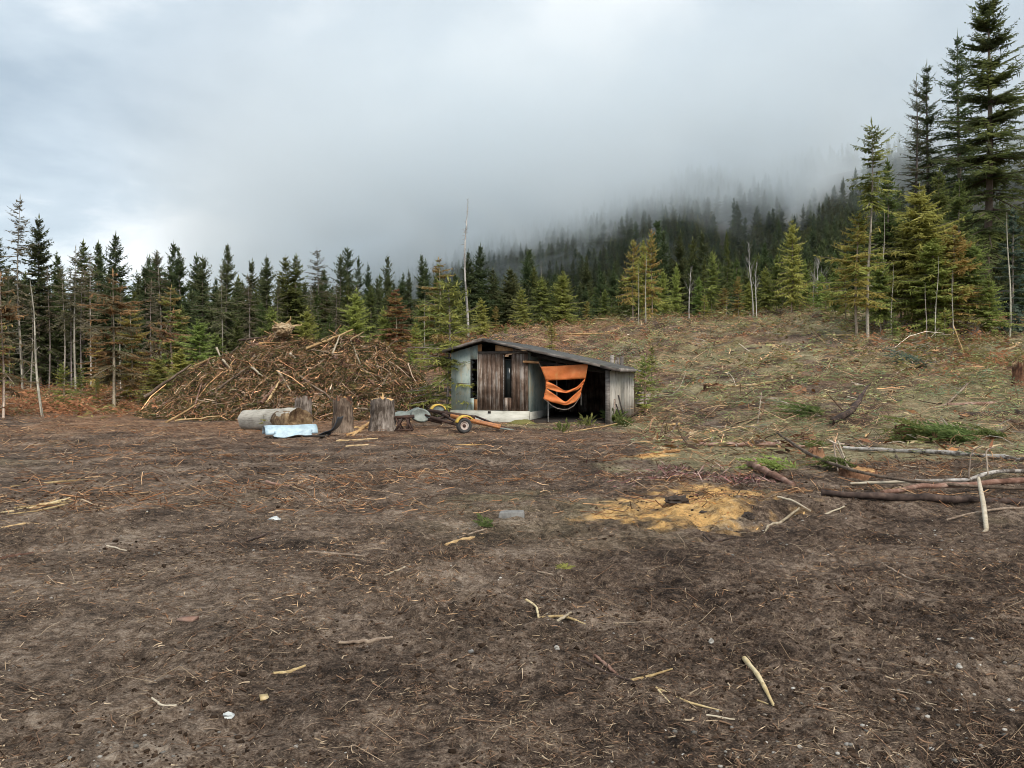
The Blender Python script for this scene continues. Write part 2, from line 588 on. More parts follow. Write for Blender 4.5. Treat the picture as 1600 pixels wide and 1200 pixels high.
PAL = {
    'dark': ((0.075, 0.100, 0.046), (0.165, 0.190, 0.084)),
    'mid': ((0.108, 0.140, 0.046), (0.205, 0.235, 0.078)),
    'olive': ((0.250, 0.290, 0.078), (0.470, 0.500, 0.150)),
    'gold': ((0.290, 0.235, 0.065), (0.520, 0.420, 0.135)),
    'rust': ((0.255, 0.155, 0.072), (0.500, 0.320, 0.155)),
    'blue': ((0.080, 0.120, 0.092), (0.170, 0.230, 0.180)),
    'drab': ((0.130, 0.125, 0.072), (0.250, 0.225, 0.130)),
}


def make_conifer(name, seed, H, Rm, base=0.12, nbr=150, el=(50, 0, -18), droop=0.12, pal='dark', pal2=None, blade=0.42, bw=0.10, K=8,
                 prof=0.85, trunk=None, tcol=(0.16, 0.12, 0.09), layered=0.0, lean=0.0, hang=0.25, dead=0, gap=0.0, lrand=0.25, bend=0.0):
    """returns (trunk mesh, crown mesh): a tapered trunk with limbs, and sprays of needles along every limb"""
    rg = np.random.default_rng(seed)
    wood = MB(); lf = MB()
    tr = trunk if trunk else H * 0.011 + 0.02
    ts = np.linspace(0, 1, 9)
    la = rg.uniform(0, 2 * math.pi)
    lx = lean * H

    def axis(h):
        h = np.asarray(h, float)
        wob = 0.010 * H * np.sin(h * 5 + seed)
        return np.stack([lx * h + bend * H * h * h + wob * math.cos(la), wob * math.sin(la), h * H], -1)
    tube(wood, axis(ts), tr * (1.0 - ts) ** 0.85 + 0.008, 7, tcol, colvar=0.25, rg=rg)
    # limbs
    h = np.sort(base + (1 - base) * rg.random(nbr) ** 0.92 * 0.99)
    if layered:
        q = H * 0.06 / H
        h = h * (1 - layered) + (np.round(h / 0.055) * 0.055) * layered
        h = np.clip(h, base * 0.9, 0.995)
    rel = (h - base) / (1 - base)
    L = Rm * ((1 - rel) ** prof) * (0.72 + 0.28 * np.minimum(rel / 0.18, 1)) * (1 + lrand * rg.normal(size=nbr)) + 0.02 * H * 0.4
    sect = rg.random(nbr)
    if gap:
        L = L * np.where(rg.random(nbr) < gap, rg.uniform(0.15, 0.5, nbr), 1)
    L = np.maximum(L, 0.10)
    az = rg.uniform(0, 2 * math.pi, nbr) + np.arange(nbr) * 2.4
    e0, e1, e2 = [math.tan(math.radians(v)) for v in el]
    te = np.interp(rel, [0, 0.45, 1], [e2, e1, e0]) + rg.normal(0, 0.10, nbr)
    dh = np.stack([np.cos(az), np.sin(az), np.zeros(nbr)], -1)
    root = axis(h)
    s = np.linspace(0.10, 1.0, K)[None, :]

    def spine(s):
        zz = te[:, None] * s - droop * 1.6 * s * s + droop * 0.9 * np.maximum(s - 0.55, 0) ** 2 * 4
        return root[:, None] + dh[:, None] * (L[:, None] * s)[..., None] + np.array([0, 0, 1.0]) * (L[:, None] * zz)[..., None]
    S = spine(s)
    tan = unit(np.gradient(S, axis=1) if K > 1 else dh[:, None])
    lo, hi = [np.array(v) for v in PAL[pal]]
    # woody spine
    e = spine(np.array([[0.0, 0.5, 0.97]]))
    sd = np.cross(dh, [0, 0, 1.0])[:, None]
    wr = (0.012 * L + 0.008)[:, None, None] * np.array([1.0, 0.6, 0.2])[None, :, None]
    for vec in (sd, np.broadcast_to([0, 0, 1.0], sd.shape)):
        v = np.stack([e - vec * wr, e + vec * wr], 2).reshape(-1, 3)
        o = np.arange(nbr)[:, None] * 6
        f = np.concatenate([o + np.array([[0, 1, 3, 2]]), o + np.array([[2, 3, 5, 4]])])
        wood.add(v, f, np.asarray(tcol) * 0.75)
    # sprays
    side = unit(np.cross(tan, [0, 0, 1.0]))
    for sg in (-1, 1, 0):
        st = np.broadcast_to(s, (nbr, K))
        a = rg.normal(0.95, 0.25, (nbr, K, 1)) if sg else rg.normal(0, 0.3, (nbr, K, 1))
        d = tan * np.cos(a) + side * (sg if sg else 1) * np.sin(a) + rg.normal(0, 0.12, (nbr, K, 3))
        d[..., 2] -= hang * 0.5
        l = blade * (L[:, None] ** 0.55) * (1.12 - st) ** 0.6 * rg.uniform(0.6, 1.25, (nbr, K))
        l = np.where(sg == 0, np.maximum(l * 0.7, 0.12), l)
        w = bw * rg.uniform(0.7, 1.3, (nbr, K)) * np.clip(l / 0.3, 0.5, 1.2)
        mixv = np.clip(rg.normal(0.45, 0.25, (nbr, 1)) + rg.normal(0, 0.15, (nbr, K)) + 0.25 * (st - 0.5), 0, 1)[..., None]
        c = lo + (hi - lo) * mixv
        if pal2:
            l2, h2 = [np.array(v) for v in PAL[pal2]]
            m2 = np.clip(sstep(0.35, 0.65, sect)[:, None, None] + rg.normal(0, .1, (nbr, K, 1)), 0, 1)
            c = c * (1 - m2) + (l2 + (h2 - l2) * mixv) * m2
        keep = rg.random((nbr, K)) > 0.06
        kites(lf, S[keep], d[keep], l[keep], w[keep], c[keep], rg, 0.55, 0.10 + hang * 0.2)
        # secondary blades half way along each spray
        if sg:
            for s2 in (-1, 1):
                d2 = unit(d) * 0.72 + s2 * np.cross(unit(d), [0, 0, 1.0]) * 0.62
                d2[..., 2] -= hang * 0.4
                p2 = S + unit(d) * (l * rg.uniform(0.25, 0.6, (nbr, K)))[..., None]
                k2 = keep & (l > 0.16)
                kites(lf, p2[k2], d2[k2], l[k2] * 0.55, w[k2] * 0.8, c[k2], rg, 0.6, 0.12)
    # hanging sprays
    nh = int(nbr * K * hang)
    if nh:
        bi = rg.integers(0, nbr, nh); ki = rg.integers(1, K, nh)
        d = np.stack([rg.normal(0, 0.35, nh), rg.normal(0, 0.35, nh), -np.ones(nh)], -1)
        l = blade * rg.uniform(0.35, 0.9, nh) * L[bi] ** 0.4
        c = lo + (hi - lo) * np.clip(rg.normal(0.4, 0.25, (nh, 1)), 0, 1)
        kites(lf, S[bi, ki], d, l, np.full(nh, bw * 0.9), c, rg, 1.0, 0.0)
    # leader
    top = axis(np.array([0.97, 0.99]))
    d = np.array([[0, 0, 1.0]] * 2) + rg.normal(0, 0.1, (2, 3))
    kites(lf, top, d, np.array([0.035, 0.05]) * H, np.array([bw, bw]), hi, rg, 0.5, 0)
    # dead limbs on the lower trunk
    for _ in range(dead):
        hh = rg.uniform(0.08, max(base, 0.2))
        p = axis(np.array([hh]))[0]; aa = rg.uniform(0, 6.28); ll = rg.uniform(0.1, 0.5) * Rm
        q = p + np.array([math.cos(aa) * ll, math.sin(aa) * ll, rg.uniform(-0.35, 0.15) * ll])
        tube(wood, [p, (p + q) / 2 + [0, 0, 0.04], q], [0.018, 0.012, 0.004], 3, np.asarray(tcol) * 0.9, cap=False)
    return wood.mesh(name + '_trunk', m_bark, True), lf.mesh(name + '_crown', m_leaf)


def make_snag(name, seed, H, r, tcol=(0.5, 0.47, 0.43), nb=14, bl=0.5, twig=0, lean=0.0, up=0.6, start=0.25):
    """a bare trunk with broken limbs, and fine twigs for a bare birch"""
    rg = np.random.default_rng(seed)
    wood = MB(); lf = MB()
    ts = np.linspace(0, 1, 11)
    ph = rg.uniform(0, 6)

    def axis(h):
        h = np.asarray(h, float)
        return np.stack([lean * H * h + 0.012 * H * np.sin(h * 6 + ph), 0.01 * H * np.cos(h * 5 + ph), h * H], -1)
    tube(wood, axis(ts), r * (1 - ts) ** 0.7 + 0.012, 7, tcol, colvar=0.3, rg=rg)
    for _ in range(nb):
        hh = rg.uniform(start, 0.99)
        p = axis([hh])[0]; aa = rg.uniform(0, 6.28); ll = bl * rg.uniform(0.4, 1.2) * (1.2 - hh)
        d = np.array([math.cos(aa), math.sin(aa), up + rg.normal(0, 0.3)])
        q = p + d * ll
        tube(lf, [p, p + d * ll * 0.5, q], [0.022, 0.014, 0.006], 4, np.asarray(tcol) * 0.8, cap=False)
        for _ in range(twig):
            k = rg.uniform(0.3, 1)
            p2 = p + d * ll * k
            d2 = d + rg.normal(0, 0.5, 3)
            tube(lf, [p2, p2 + d2 * ll * 0.25, p2 + d2 * ll * 0.5 + rg.normal(0, .05, 3)], [0.009, 0.007, 0.004], 3, np.asarray(tcol) * 0.6, cap=False)
    return wood.mesh(name + '_trunk', m_bark, True), lf.mesh(name + '_limbs', m_bark)


PROTO = {}
for k in range(6):
    PROTO['dark', k] = make_conifer('dark_conifer', 100 + k, 14, [2.8, 2.3, 3.1, 2.0, 2.9, 2.4][k], [0.10, 0.2, 0.08, 0.28, 0.15, 0.33][k], [270, 230, 300, 200, 260, 200][k],
                                   el=(55, 2, -22), droop=0.10, pal='dark', blade=0.46, bw=0.12, K=8, prof=[0.9, 0.8, 0.95, 0.75, 0.9, 0.7][k], trunk=0.13, dead=26, tcol=(0.24, 0.20, 0.165), gap=0.25, lrand=[0.3, 0.38, 0.28, 0.42, 0.33, 0.4][k])
for k in range(3):
    PROTO['mid', k] = make_conifer('green_conifer', 130 + k, 12, [2.2, 1.9, 2.4][k], [0.2, 0.3, 0.1][k], 200, el=(50, 8, -15), droop=0.12, pal='mid', blade=0.46, bw=0.11, K=8,
                                  prof=0.8, trunk=0.13, dead=14, tcol=(0.24, 0.20, 0.165), gap=0.15)
for k in range(2):
    PROTO['thin', k] = make_conifer('thin_conifer', 140 + k, 15, [1.6, 1.4][k], [0.42, 0.5][k], 120, el=(40, 5, -25), droop=0.1, pal='drab', blade=0.36, bw=0.08, K=7,
                                   prof=0.6, trunk=0.10, dead=50, tcol=(0.34, 0.30, 0.26), gap=0.3, lrand=0.35)
for k in range(3):
    PROTO['olive', k] = make_conifer('olive_conifer', 150 + k, 8, [2.0, 2.1, 1.7][k], [0.12, 0.22, 0.05][k], 250, el=(45, 15, -10), droop=0.22, pal='olive', pal2=[None, 'mid', None][k], blade=0.42, bw=0.075,
                                    K=10, prof=0.75, trunk=0.065, tcol=(0.28, 0.23, 0.18), layered=0.25, hang=0.5, gap=0.25, lrand=0.38)
for k in range(2):
    PROTO['gold', k] = make_conifer('golden_cedar', 160 + k, 7, [1.8, 1.6][k], [0.25, 0.10][k], 110, el=(50, 25, -5), droop=0.30, pal='gold', pal2='olive', blade=0.42, bw=0.08, K=9,
                                   prof=0.6, trunk=0.065, tcol=(0.32, 0.26, 0.2), layered=0.75, hang=0.35, gap=0.2)
for k in range(3):
    PROTO['rust', k] = make_conifer('browned_cedar', 170 + k, 7, [1.75, 1.6, 1.9][k], [0.18, 0.1, 0.05][k], [70, 95, 130][k], el=(35, 6, -10), droop=0.22, pal='rust', pal2=['drab', 'olive', 'gold'][k], blade=0.42, bw=0.08, K=9,
                                   prof=0.6, trunk=0.06, tcol=(0.34, 0.28, 0.22), layered=0.8, hang=0.3, gap=0.2, dead=16)
for k in range(2):
    PROTO['sapling', k] = make_conifer('sapling', 180 + k, 2.6, [0.75, 0.6][k], 0.04, 60, el=(50, 20, 0), droop=0.2, pal='olive', pal2=['gold', 'mid'][k], blade=0.34, bw=0.055, K=7, prof=0.8, trunk=0.025,
                                      tcol=(0.25, 0.19, 0.14), layered=0.5, hang=0.2, gap=0.1)
PROTO['wispy', 0] = make_conifer('wispy_tree', 190, 5.4, 1.5, 0.10, 120, el=(45, 20, 5), droop=0.28, pal='olive', pal2='mid', blade=0.42, bw=0.05, K=10, prof=0.5, trunk=0.055, tcol=(0.36, 0.32, 0.28), layered=0.5, hang=0.25, gap=0.25)
PROTO['spruce', 0] = make_conifer('blue_spruce', 195, 8.5, 1.7, 0.1, 130, el=(50, 10, -15), droop=0.15, pal='blue', blade=0.42, bw=0.10, K=9, prof=0.8, trunk=0.08, tcol=(0.38, 0.33, 0.28), layered=0.6, hang=0.15)
PROTO['fir', 0] = make_conifer('tall_fir', 200, 24, 4.5, 0.19, 400, el=(45, 8, -22), droop=0.10, pal='dark', pal2='mid', blade=0.44, bw=0.085, K=15, prof=0.78, trunk=0.34, tcol=(0.17, 0.135, 0.11), layered=0.6, hang=0.16, dead=20, lrand=0.28, gap=0.12)
PROTO['fir', 1] = make_conifer('tall_fir', 201, 21, 3.0, 0.3, 260, el=(45, 12, -20), droop=0.10, pal='dark', blade=0.40, bw=0.085, K=10, prof=0.7, trunk=0.28, tcol=(0.16, 0.13, 0.11), layered=0.35, hang=0.2, dead=20, gap=0.2)
PROTO['fir', 2] = make_conifer('tall_fir', 202, 21, 2.5, 0.35, 190, el=(50, 20, -15), droop=0.08, pal='dark', pal2='drab', blade=0.30, bw=0.08, K=9, prof=0.65, trunk=0.26, tcol=(0.13, 0.11, 0.095), layered=0.3, hang=0.1, dead=40, gap=0.4)
PROTO['spindly', 0] = make_conifer('spindly_conifer', 205, 11.8, 1.05, 0.62, 80, el=(45, 15, -25), droop=0.12, pal='mid', pal2='olive', blade=0.40, bw=0.09, K=8, prof=0.55, trunk=0.085, tcol=(0.40, 0.35, 0.29), hang=0.3, dead=24, lrand=0.35)
PROTO['snag', 0] = make_snag('bare_snag', 210, 9.7, 0.075, (0.40, 0.38, 0.355), 60, 0.55, 0, up=0.1, start=0.55)
PROTO['snag', 1] = make_snag('bare_snag', 211, 6.0, 0.065, (0.36, 0.325, 0.28), 12, 0.4, 0, lean=0.04)
PROTO['birch', 0] = make_snag('bare_birch', 212, 6.0, 0.065, (0.42, 0.40, 0.375), 16, 0.8, 6, lean=0.07, start=0.35, up=1.4)
PROTO['birch', 1] = make_snag('bare_birch', 213, 4.0, 0.03, (0.48, 0.46, 0.44), 24, 0.9, 8, start=0.2, up=1.5)

KIND_NAME = {'dark': 'conifer', 'mid': 'conifer', 'thin': 'slender_conifer', 'olive': 'young_conifer', 'gold': 'cedar', 'rust': 'cedar', 'sapling': 'sapling', 'wispy': 'young_conifer', 'spruce': 'spruce',
             'fir': 'fir_tree', 'spindly': 'conifer', 'snag': 'dead_tree', 'birch': 'birch_tree'}
PROTO_H = {('dark'): 14, 'mid': 12, 'thin': 15, 'olive': 8, 'gold': 7, 'rust': 7, 'sapling': 2.6, 'wispy': 5.4, 'spruce': 8.5, 'fir': 24, 'spindly': 11.8, 'snag': 9.7, 'birch': 6.0}


def plant(kind, k, px, d, label, group=None, top=None, H=None, wide=1.0, rz=None, tilt=None, cat=None, sink=0.0):
    """one tree: an Empty at the foot of the trunk, with its trunk and crown"""
    wood, crown = PROTO[kind, k]
    h0 = {('fir', 1): 21, ('fir', 2): 21, ('snag', 1): 6.0, ('birch', 1): 4.0}.get((kind, k), PROTO_H[kind])
    p = at(px, d)
    if top is not None:
        H = EYE + (585 - top) / F * d - p.z
    s = H / h0
    e = empty(KIND_NAME[kind], (p.x, p.y, p.z - 0.05 - sink), R.uniform(0, 6.28) if rz is None else rz)
    if tilt:
        e.rotation_euler = (tilt[0], tilt[1], 0 if rz is None else rz)
    e.scale = (s * wide, s * wide, s)
    link('trunk', wood, e)
    c = link('limbs' if kind in ('snag', 'birch') else 'crown', crown, e)
    if kind in ('snag', 'birch'):
        c['kind'] = 'stuff'
    tag(e, label, cat or ('dead tree' if kind == 'snag' else 'birch' if kind == 'birch' else 'tree'), group)
    return e
# ------------------------------------------------------------------ planting: trees that stand out, left to right
# (kind, prototype, column, distance, top row, width factor, label)
STAND = [
    ('thin', 0, 32, 50, 313, 1.0, 'tall thin conifer at far left with sparse feathery top and bare pale trunk'),
    ('dark', 0, 62, 52, 342, 1.05, 'dense dark conifer beside the tall feathery one at far left'),
    ('dark', 2, -6, 56, 352, 1.1, 'dark conifer cut by the left edge of the picture'),
    ('mid', 1, 92, 55, 398, 0.9, 'green conifer just right of the dense dark one at far left'),
    ('thin', 1, 118, 49, 388, 1.1, 'slim conifer with bare lower trunk left of the browned cedar'),
    ('mid', 0, 131, 54, 380, 0.95, 'green pointed conifer behind the slim bare trunks left of the browned cedar'),
    ('thin', 0, 142, 47, 395, 1.0, 'slim conifer with curved bare trunk close left of the browned cedar'),
    ('dark', 1, 154, 57, 381, 0.9, 'narrow dark conifer left of the twin topped one'),
    ('dark', 4, 184, 55, 367, 1.0, 'dark conifer with the highest spire behind the browned cedar'),
    ('thin', 1, 250, 54, 390, 1.1, 'sparse topped conifer above the leaning brown cedar'),
    ('dark', 3, 228, 58, 416, 1.0, 'dark conifer in the gap left of the sparse topped one'),
    ('dark', 2, 280, 56, 387, 0.95, 'dense conical conifer above the left end of the slash pile'),
    ('dark', 5, 318, 58, 404, 0.9, 'dark conifer with thin spindly tip left of the sharp spire'),
    ('dark', 0, 355, 53, 382, 0.85, 'sharp spired dark conifer over the left shoulder of the slash pile'),
    ('dark', 3, 393, 54, 408, 0.95, 'dark conifer with bare lower trunk next right of the sharp spire'),
    ('dark', 4, 417, 60, 402, 1.0, 'conical dark conifer left of the close green pair'),
    ('mid', 2, 449, 57, 401, 1.15, 'left one of the close green pair above the root wad'),
    ('mid', 0, 464, 57, 400, 1.15, 'right one of the close green pair above the root wad'),
    ('thin', 0, 497, 58, 391, 1.6, 'broad sparse topped conifer right of the close green pair'),
    ('dark', 1, 531, 60, 402, 1.0, 'dark conifer with a thin grey trunk right of the broad sparse top'),
    ('dark', 5, 543, 70, 390, 1.0, 'dark narrow conifer at the right end of the left wood'),
    ('dark', 0, 590, 66, 434, 0.9, 'dark conifer standing alone left of the browned bushy cedar'),
    ('dark', 2, 639, 70, 424, 0.9, 'dark conifer between the browned bushy cedar and the tall rusty one'),
    # nearer, lighter trees
    ('rust', 0, 178, 33.5, 425, 1.25, 'browned cedar with layered drooping sprays and a pale thin trunk'),
    ('rust', 0, 4, 28.0, 430, 1.0, 'dull brown cedar at the left edge in front of the wood'),
    ('olive', 0, 312, 38, 497, 1.15, 'yellow green young conifer at the left end of the slash pile'),
    ('olive', 2, 283, 36, 545, 1.8, 'low bushy yellow green conifer before the left end of the slash pile'),
    ('olive', 1, 248, 34, 560, 1.7, 'low spreading olive conifer at the foot of the slash pile'),
    ('rust', 2, 205, 36, 480, 1.1, 'small rusty cedar half hidden beside the layered browned one'),
    ('olive', 1, 424, 46, 478, 1.0, 'yellow green conifer just behind the root wad'),
    ('olive', 0, 556, 48, 452, 1.1, 'olive conifer behind the right shoulder of the slash pile'),
    ('olive', 2, 538, 42, 512, 1.4, 'small bright olive conifer peeping over the slash pile'),
    ('rust', 2, 619, 46, 452, 1.35, 'bushy orange brown cedar behind the right end of the slash pile'),
    ('mid', 1, 580, 52, 445, 1.0, 'green conifer close behind the olive one at the slash pile'),
    ('rust', 1, 686, 45, 405, 1.25, 'tall rusty topped cedar left of the white snag'),
    ('olive', 1, 662, 50, 468, 1.2, 'olive conifer left of the tall rusty topped cedar'),
    ('wispy', 0, 701, 27.6, 436, 1.0, 'thin wispy green tree in front of the left end of the shed'),
    ('olive', 0, 752, 52, 465, 1.2, 'olive bushy conifer right of the white snag'),
    ('gold', 1, 775, 54, 478, 1.1, 'yellowish small cedar on the crest behind the shed roof'),
    ('olive', 1, 846, 58, 432, 1.15, 'left tree of the olive pair on the crest behind the shed'),
    ('olive', 0, 879, 58, 424, 1.25, 'right tree of the olive pair on the crest behind the shed'),
    ('gold', 0, 917, 60, 470, 0.9, 'small golden cedar on the crest right of the olive pair'),
    ('gold', 0, 989, 57, 377, 0.95, 'left tree of the tall golden topped pair on the crest'),
    ('gold', 1, 1018, 56.5, 361, 0.95, 'right tree of the tall golden topped pair on the crest'),
    ('olive', 2, 1006, 59, 375, 1.3, 'olive tree between and behind the tall golden topped pair'),
    ('olive', 0, 1056, 62, 412, 1.0, 'olive conifer right of the golden topped pair'),
    ('olive', 1, 1112, 61, 393, 1.0, 'olive conifer left of the thin topped one on the crest'),
    ('mid', 1, 1135, 60, 364, 0.75, 'thin topped conifer with pale trunk in the middle of the crest'),
    ('gold', 1, 1153, 58, 432, 1.4, 'bushy orange tinged cedar left of the twin birches'),
    ('olive', 2, 1092, 63, 432, 1.6, 'broad low olive conifer beside the leaning birch'),
    ('olive', 0, 1237, 59, 345, 1.05, 'tall olive conifer with pale trunks right of the twin birches'),
    ('olive', 1, 1213, 61, 398, 1.0, 'shorter olive conifer left of the tall one right of the birches'),
    ('olive', 2, 1257, 60, 405, 1.2, 'small olive conifer under the right side of the tall one'),
    ('gold', 0, 1338, 41.5, 338, 1.15, 'golden cedar with upswept open branches left of the spindly conifer'),
    ('spindly', 0, 1358, 41.0, 195, 1.0, 'very tall spindly conifer with long bare trunk and tufted top'),
    ('mid', 0, 1384, 46, 254, 0.9, 'lean conifer with curved pale trunk right of the spindly one'),
    ('olive', 1, 1305, 52, 420, 1.1, 'olive conifer behind the golden cedar on the right'),
    ('olive', 0, 1434, 44, 290, 1.25, 'tall olive conifer in the clump below the dark firs'),
    ('olive', 1, 1408, 45, 352, 1.3, 'olive conifer on the left side of the clump below the firs'),
    ('mid', 2, 1462, 45, 268, 1.0, 'green conifer with a pale trunk behind the olive clump'),
    ('olive', 2, 1455, 42, 372, 1.6, 'low bushy olive conifer at the front of the clump'),
    ('gold', 1, 1487, 42, 356, 1.55, 'yellow cedar with a pale trunk on the right of the clump'),
    ('olive', 1, 1512, 43, 378, 1.3, 'yellow green conifer under the tallest fir'),
    ('mid', 0, 1497, 47, 285, 1.2, 'bright green conifer below the tallest fir'),
    ('spruce', 0, 1581, 43, 330, 1.1, 'bluish spruce with pale trunk at the right edge'),
    ('dark', 2, 1532, 50, 410, 1.2, 'dark low conifer under the tallest fir'),
    ('fir', 0, 1541, 52, -12, 1.0, 'tallest fir with broad dark crown at the right edge'),
    ('fir', 1, 1495, 58, 62, 0.9, 'tall fir whose top shows left of the tallest one'),
    ('fir', 1, 1447, 60, 105, 0.85, 'dark fir standing left of the two tallest firs'),
    ('fir', 2, 1428, 59, 128, 0.85, 'thin half bare fir at the left of the fir group'),
    ('fir', 0, 1625, 56, 150, 0.85, 'fir cut by the right edge of the picture'),
]
for kind, k, px, d, top, wide, label in STAND:
    if 930 < px < 1300 and kind != 'snag':
        wide *= 0.68
    plant(kind, k, px, d, label, None, top, None, wide)
# leaning cedar, snags and birches
plant('rust', 0, 214, 36, 'brown cedar leaning right over the left end of the slash pile', None, None, 4.9, 0.9, 0.0, (0.0, 0.36))
plant('snag', 1, 66, 29, 'thin pale dead trunk leaning left before the wood', None, None, 5.3, 0.75, 0.0, (0.0, -0.12))
plant('snag', 0, 729, 55, 'tall bare white snag behind the left end of the shed', None, 309, None, 1.0)
plant('snag', 1, 663, 49, 'short pale snag left of the tall rusty topped cedar', None, 455, None, 0.7)
plant('snag', 1, 845, 60, 'thin pale snag in front of the olive pair on the crest', None, 405, None, 0.6)
plant('snag', 1, 1008, 55.5, 'pale bare trunk among the golden topped pair', None, 392, None, 0.7)
plant('snag', 1, 998, 55, 'slim grey bare trunk left in the golden topped pair', None, 412, None, 0.6)
plant('birch', 0, 1076, 60, 'bare birch leaning right in the middle of the crest', None, 415, None, 0.8)
plant('birch', 0, 1176, 58, 'taller of the twin white birches on the crest', None, 378, None, 0.75)
plant('birch', 0, 1181, 58.5, 'shorter of the twin white birches on the crest', None, 408, None, 0.7)
plant('birch', 1, 1277, 60, 'small bare whitish birch near the right end of the crest', None, 405, None, 1.0)
plant('snag', 1, 1270, 58, 'thin pale stem beside the small whitish birch', None, 398, None, 0.5)
plant('snag', 1, 1376, 44, 'curved pale dead trunk between spindly conifer and olive clump', None, 330, None, 0.6)
plant('snag', 1, 1447, 40, 'short pale dead stem at the front left of the olive clump', None, 440, None, 0.6)
plant('snag', 1, 1461, 40.5, 'pale dead stem rising in the middle of the olive clump', None, 400, None, 0.6)
plant('snag', 1, 1488, 40, 'light dead stem on the right of the olive clump', None, 420, None, 0.6)
plant('snag', 1, 1578, 41, 'pale bare stem in front of the bluish spruce', None, 330, None, 0.6)
plant('snag', 1, 1392, 42, 'short grey dead stem left of the olive clump', None, 412, None, 0.5)
# saplings left standing in the clearing
for k, px, d, top, wide, label in [
    (0, 1008, 27.5, 552, 1.2, 'yellow green sapling at the right end of the shed'),
    (1, 1018, 33, 540, 1.2, 'small golden sapling on the slope right of the shed roof'),
    (0, 862, 40, 505, 1.3, 'golden sapling on the slope right above the shed roof'),
    (1, 700, 31, 560, 1.2, 'olive sapling behind the left corner of the shed'),
    (1, 640, 38, 545, 1.6, 'brownish sapling at the right end of the slash pile'),
    (0, 100, 33, 566, 1.2, 'rusty sapling before the wood at far left'),
    (1, 126, 36, 572, 1.2, 'small tan sapling right of the rusty one'),
    (0, 150, 34, 590, 1.0, 'low sapling left of the browned cedar trunk'),
    (0, 1290, 49, 455, 1.3, 'bright sapling on the crest left of the golden cedar'),
    (1, 1335, 46, 465, 1.3, 'olive sapling under the golden cedar on the right'),
    (1, 790, 50, 505, 1.3, 'brown tinged sapling on the crest above the shed ridge'),
    (0, 1100, 57, 460, 1.3, 'bright green sapling at the foot of the olive conifers on the crest'),
    (1, 1395, 38, 488, 1.5, 'low dull sapling in front of the olive clump'),
    (0, 1475, 38, 480, 1.5, 'golden low sapling before the right of the olive clump'),
]:
    plant('sapling', k, px, d, label, None, top, None, wide)
for kind, k, px, d, top, wide, label in [
    ('olive', 1, 1196, 60, 418, 0.9, 'bright olive tree right beside the twin birches'), ('mid', 1, 1100, 64, 405, 0.8, 'light green tree left of the thin topped conifer'),
    ('olive', 0, 1035, 61, 420, 0.9, 'olive tree close right of the golden topped pair'), ('olive', 2, 1282, 57, 425, 1.1, 'olive bush right of the small whitish birch'),
    ('gold', 1, 1320, 50, 400, 1.0, 'yellow tree left behind the golden upswept cedar'), ('olive', 1, 945, 60, 452, 1.0, 'olive tree left of the golden topped pair'),
    ('olive', 0, 815, 57, 448, 1.0, 'olive tree left of the olive pair behind the shed'), ('mid', 0, 1222, 63, 388, 0.8, 'light green tree behind the shorter olive conifer'),
    ('olive', 2, 1170, 61, 440, 1.2, 'low olive tree behind the twin birches'), ('gold', 0, 1130, 57, 450, 1.1, 'golden bush at the foot of the thin topped conifer'),
    ('olive', 1, 1375, 43, 400, 1.1, 'olive tree behind the curved pale dead trunk'), ('olive', 2, 1545, 41, 430, 1.3, 'olive bush left of the bluish spruce'),
    ('olive', 0, 600, 47, 480, 1.0, 'olive tree left of the bushy orange brown cedar'), ('olive', 1, 720, 50, 470, 1.0, 'olive tree behind the foot of the white snag'), ('gold', 1, 650, 43, 505, 1.1, 'golden bush right of the bushy orange brown cedar')]:
    plant(kind, k, px, d, label, None, top, None, wide)

# dark wood behind the left side of the clearing
MARKS = [(-70, None), (30, 'the tall feathery conifer'), (62, 'the dense dark conifer'), (118, 'the slim bare trunks'), (178, 'the browned cedar'), (228, 'the dark conifer in the gap'), (252, 'the sparse topped conifer'),
         (318, 'the thin spindly tip'), (355, 'the sharp spire'), (405, 'the bare lower trunk'), (456, 'the close green pair'), (497, 'the broad sparse top'), (545, 'the right end of the wood'), (590, 'the browned bushy cedar')]
for (q0, n0), (q1, n1) in zip(MARKS[:-1], MARKS[1:]):
    n = max(3, int(round((q1 - q0) / 5.4)))
    where = ('left of ' + n1) if n0 is None else 'between %s and %s' % (n0, n1)
    for i in range(n):
        q = q0 + (i + R.random()) * (q1 - q0) / n
        d = R.choice([R.uniform(54, 66), R.uniform(60, 85)])
        top = np.interp(q, [-140, 0, 60, 120, 200, 280, 350, 430, 500, 590], [370, 395, 425, 425, 430, 430, 440, 435, 425, 445]) + R.uniform(-4, 70)
        kd, kk = R.choice([('dark', 0), ('dark', 1), ('dark', 2), ('dark', 3), ('dark', 4), ('dark', 5), ('mid', 0), ('mid', 2)])
        plant(kd, kk, q, d, ('tall dark conifer ' if top < 455 else 'shorter dark conifer ') + where, 'conifers of the dark wood on the left', top, None, R.uniform(0.85, 1.2), cat='tree')
# low undergrowth trees in front of the dark wood
for q, top, kd, kk, wd, lab in [(-14, 470, 'rust', 1, 1.2, 'low drab tree at the left edge below the dark wood'),
                            (150, 520, 'rust', 2, 1.1, 'small brown tree between the slim trunks and the browned cedar'), 
                            (335, 520, 'olive', 1, 1.2, 'low olive tree behind the upper left of the slash pile'), (268, 448, 'rust', 1, 1.2, 'rusty broad cedar over the leaning brown one'), (372, 500, 'mid', 1, 1.2, 'short green tree behind the upper slash pile'),
                            (480, 480, 'olive', 0, 1.1, 'short olive tree right of the root wad'), (515, 490, 'mid', 2, 1.0, 'short green tree behind the forked pole')]:
    plant(kd, kk, q, R.uniform(42, 50), lab, None, top, None, wd)
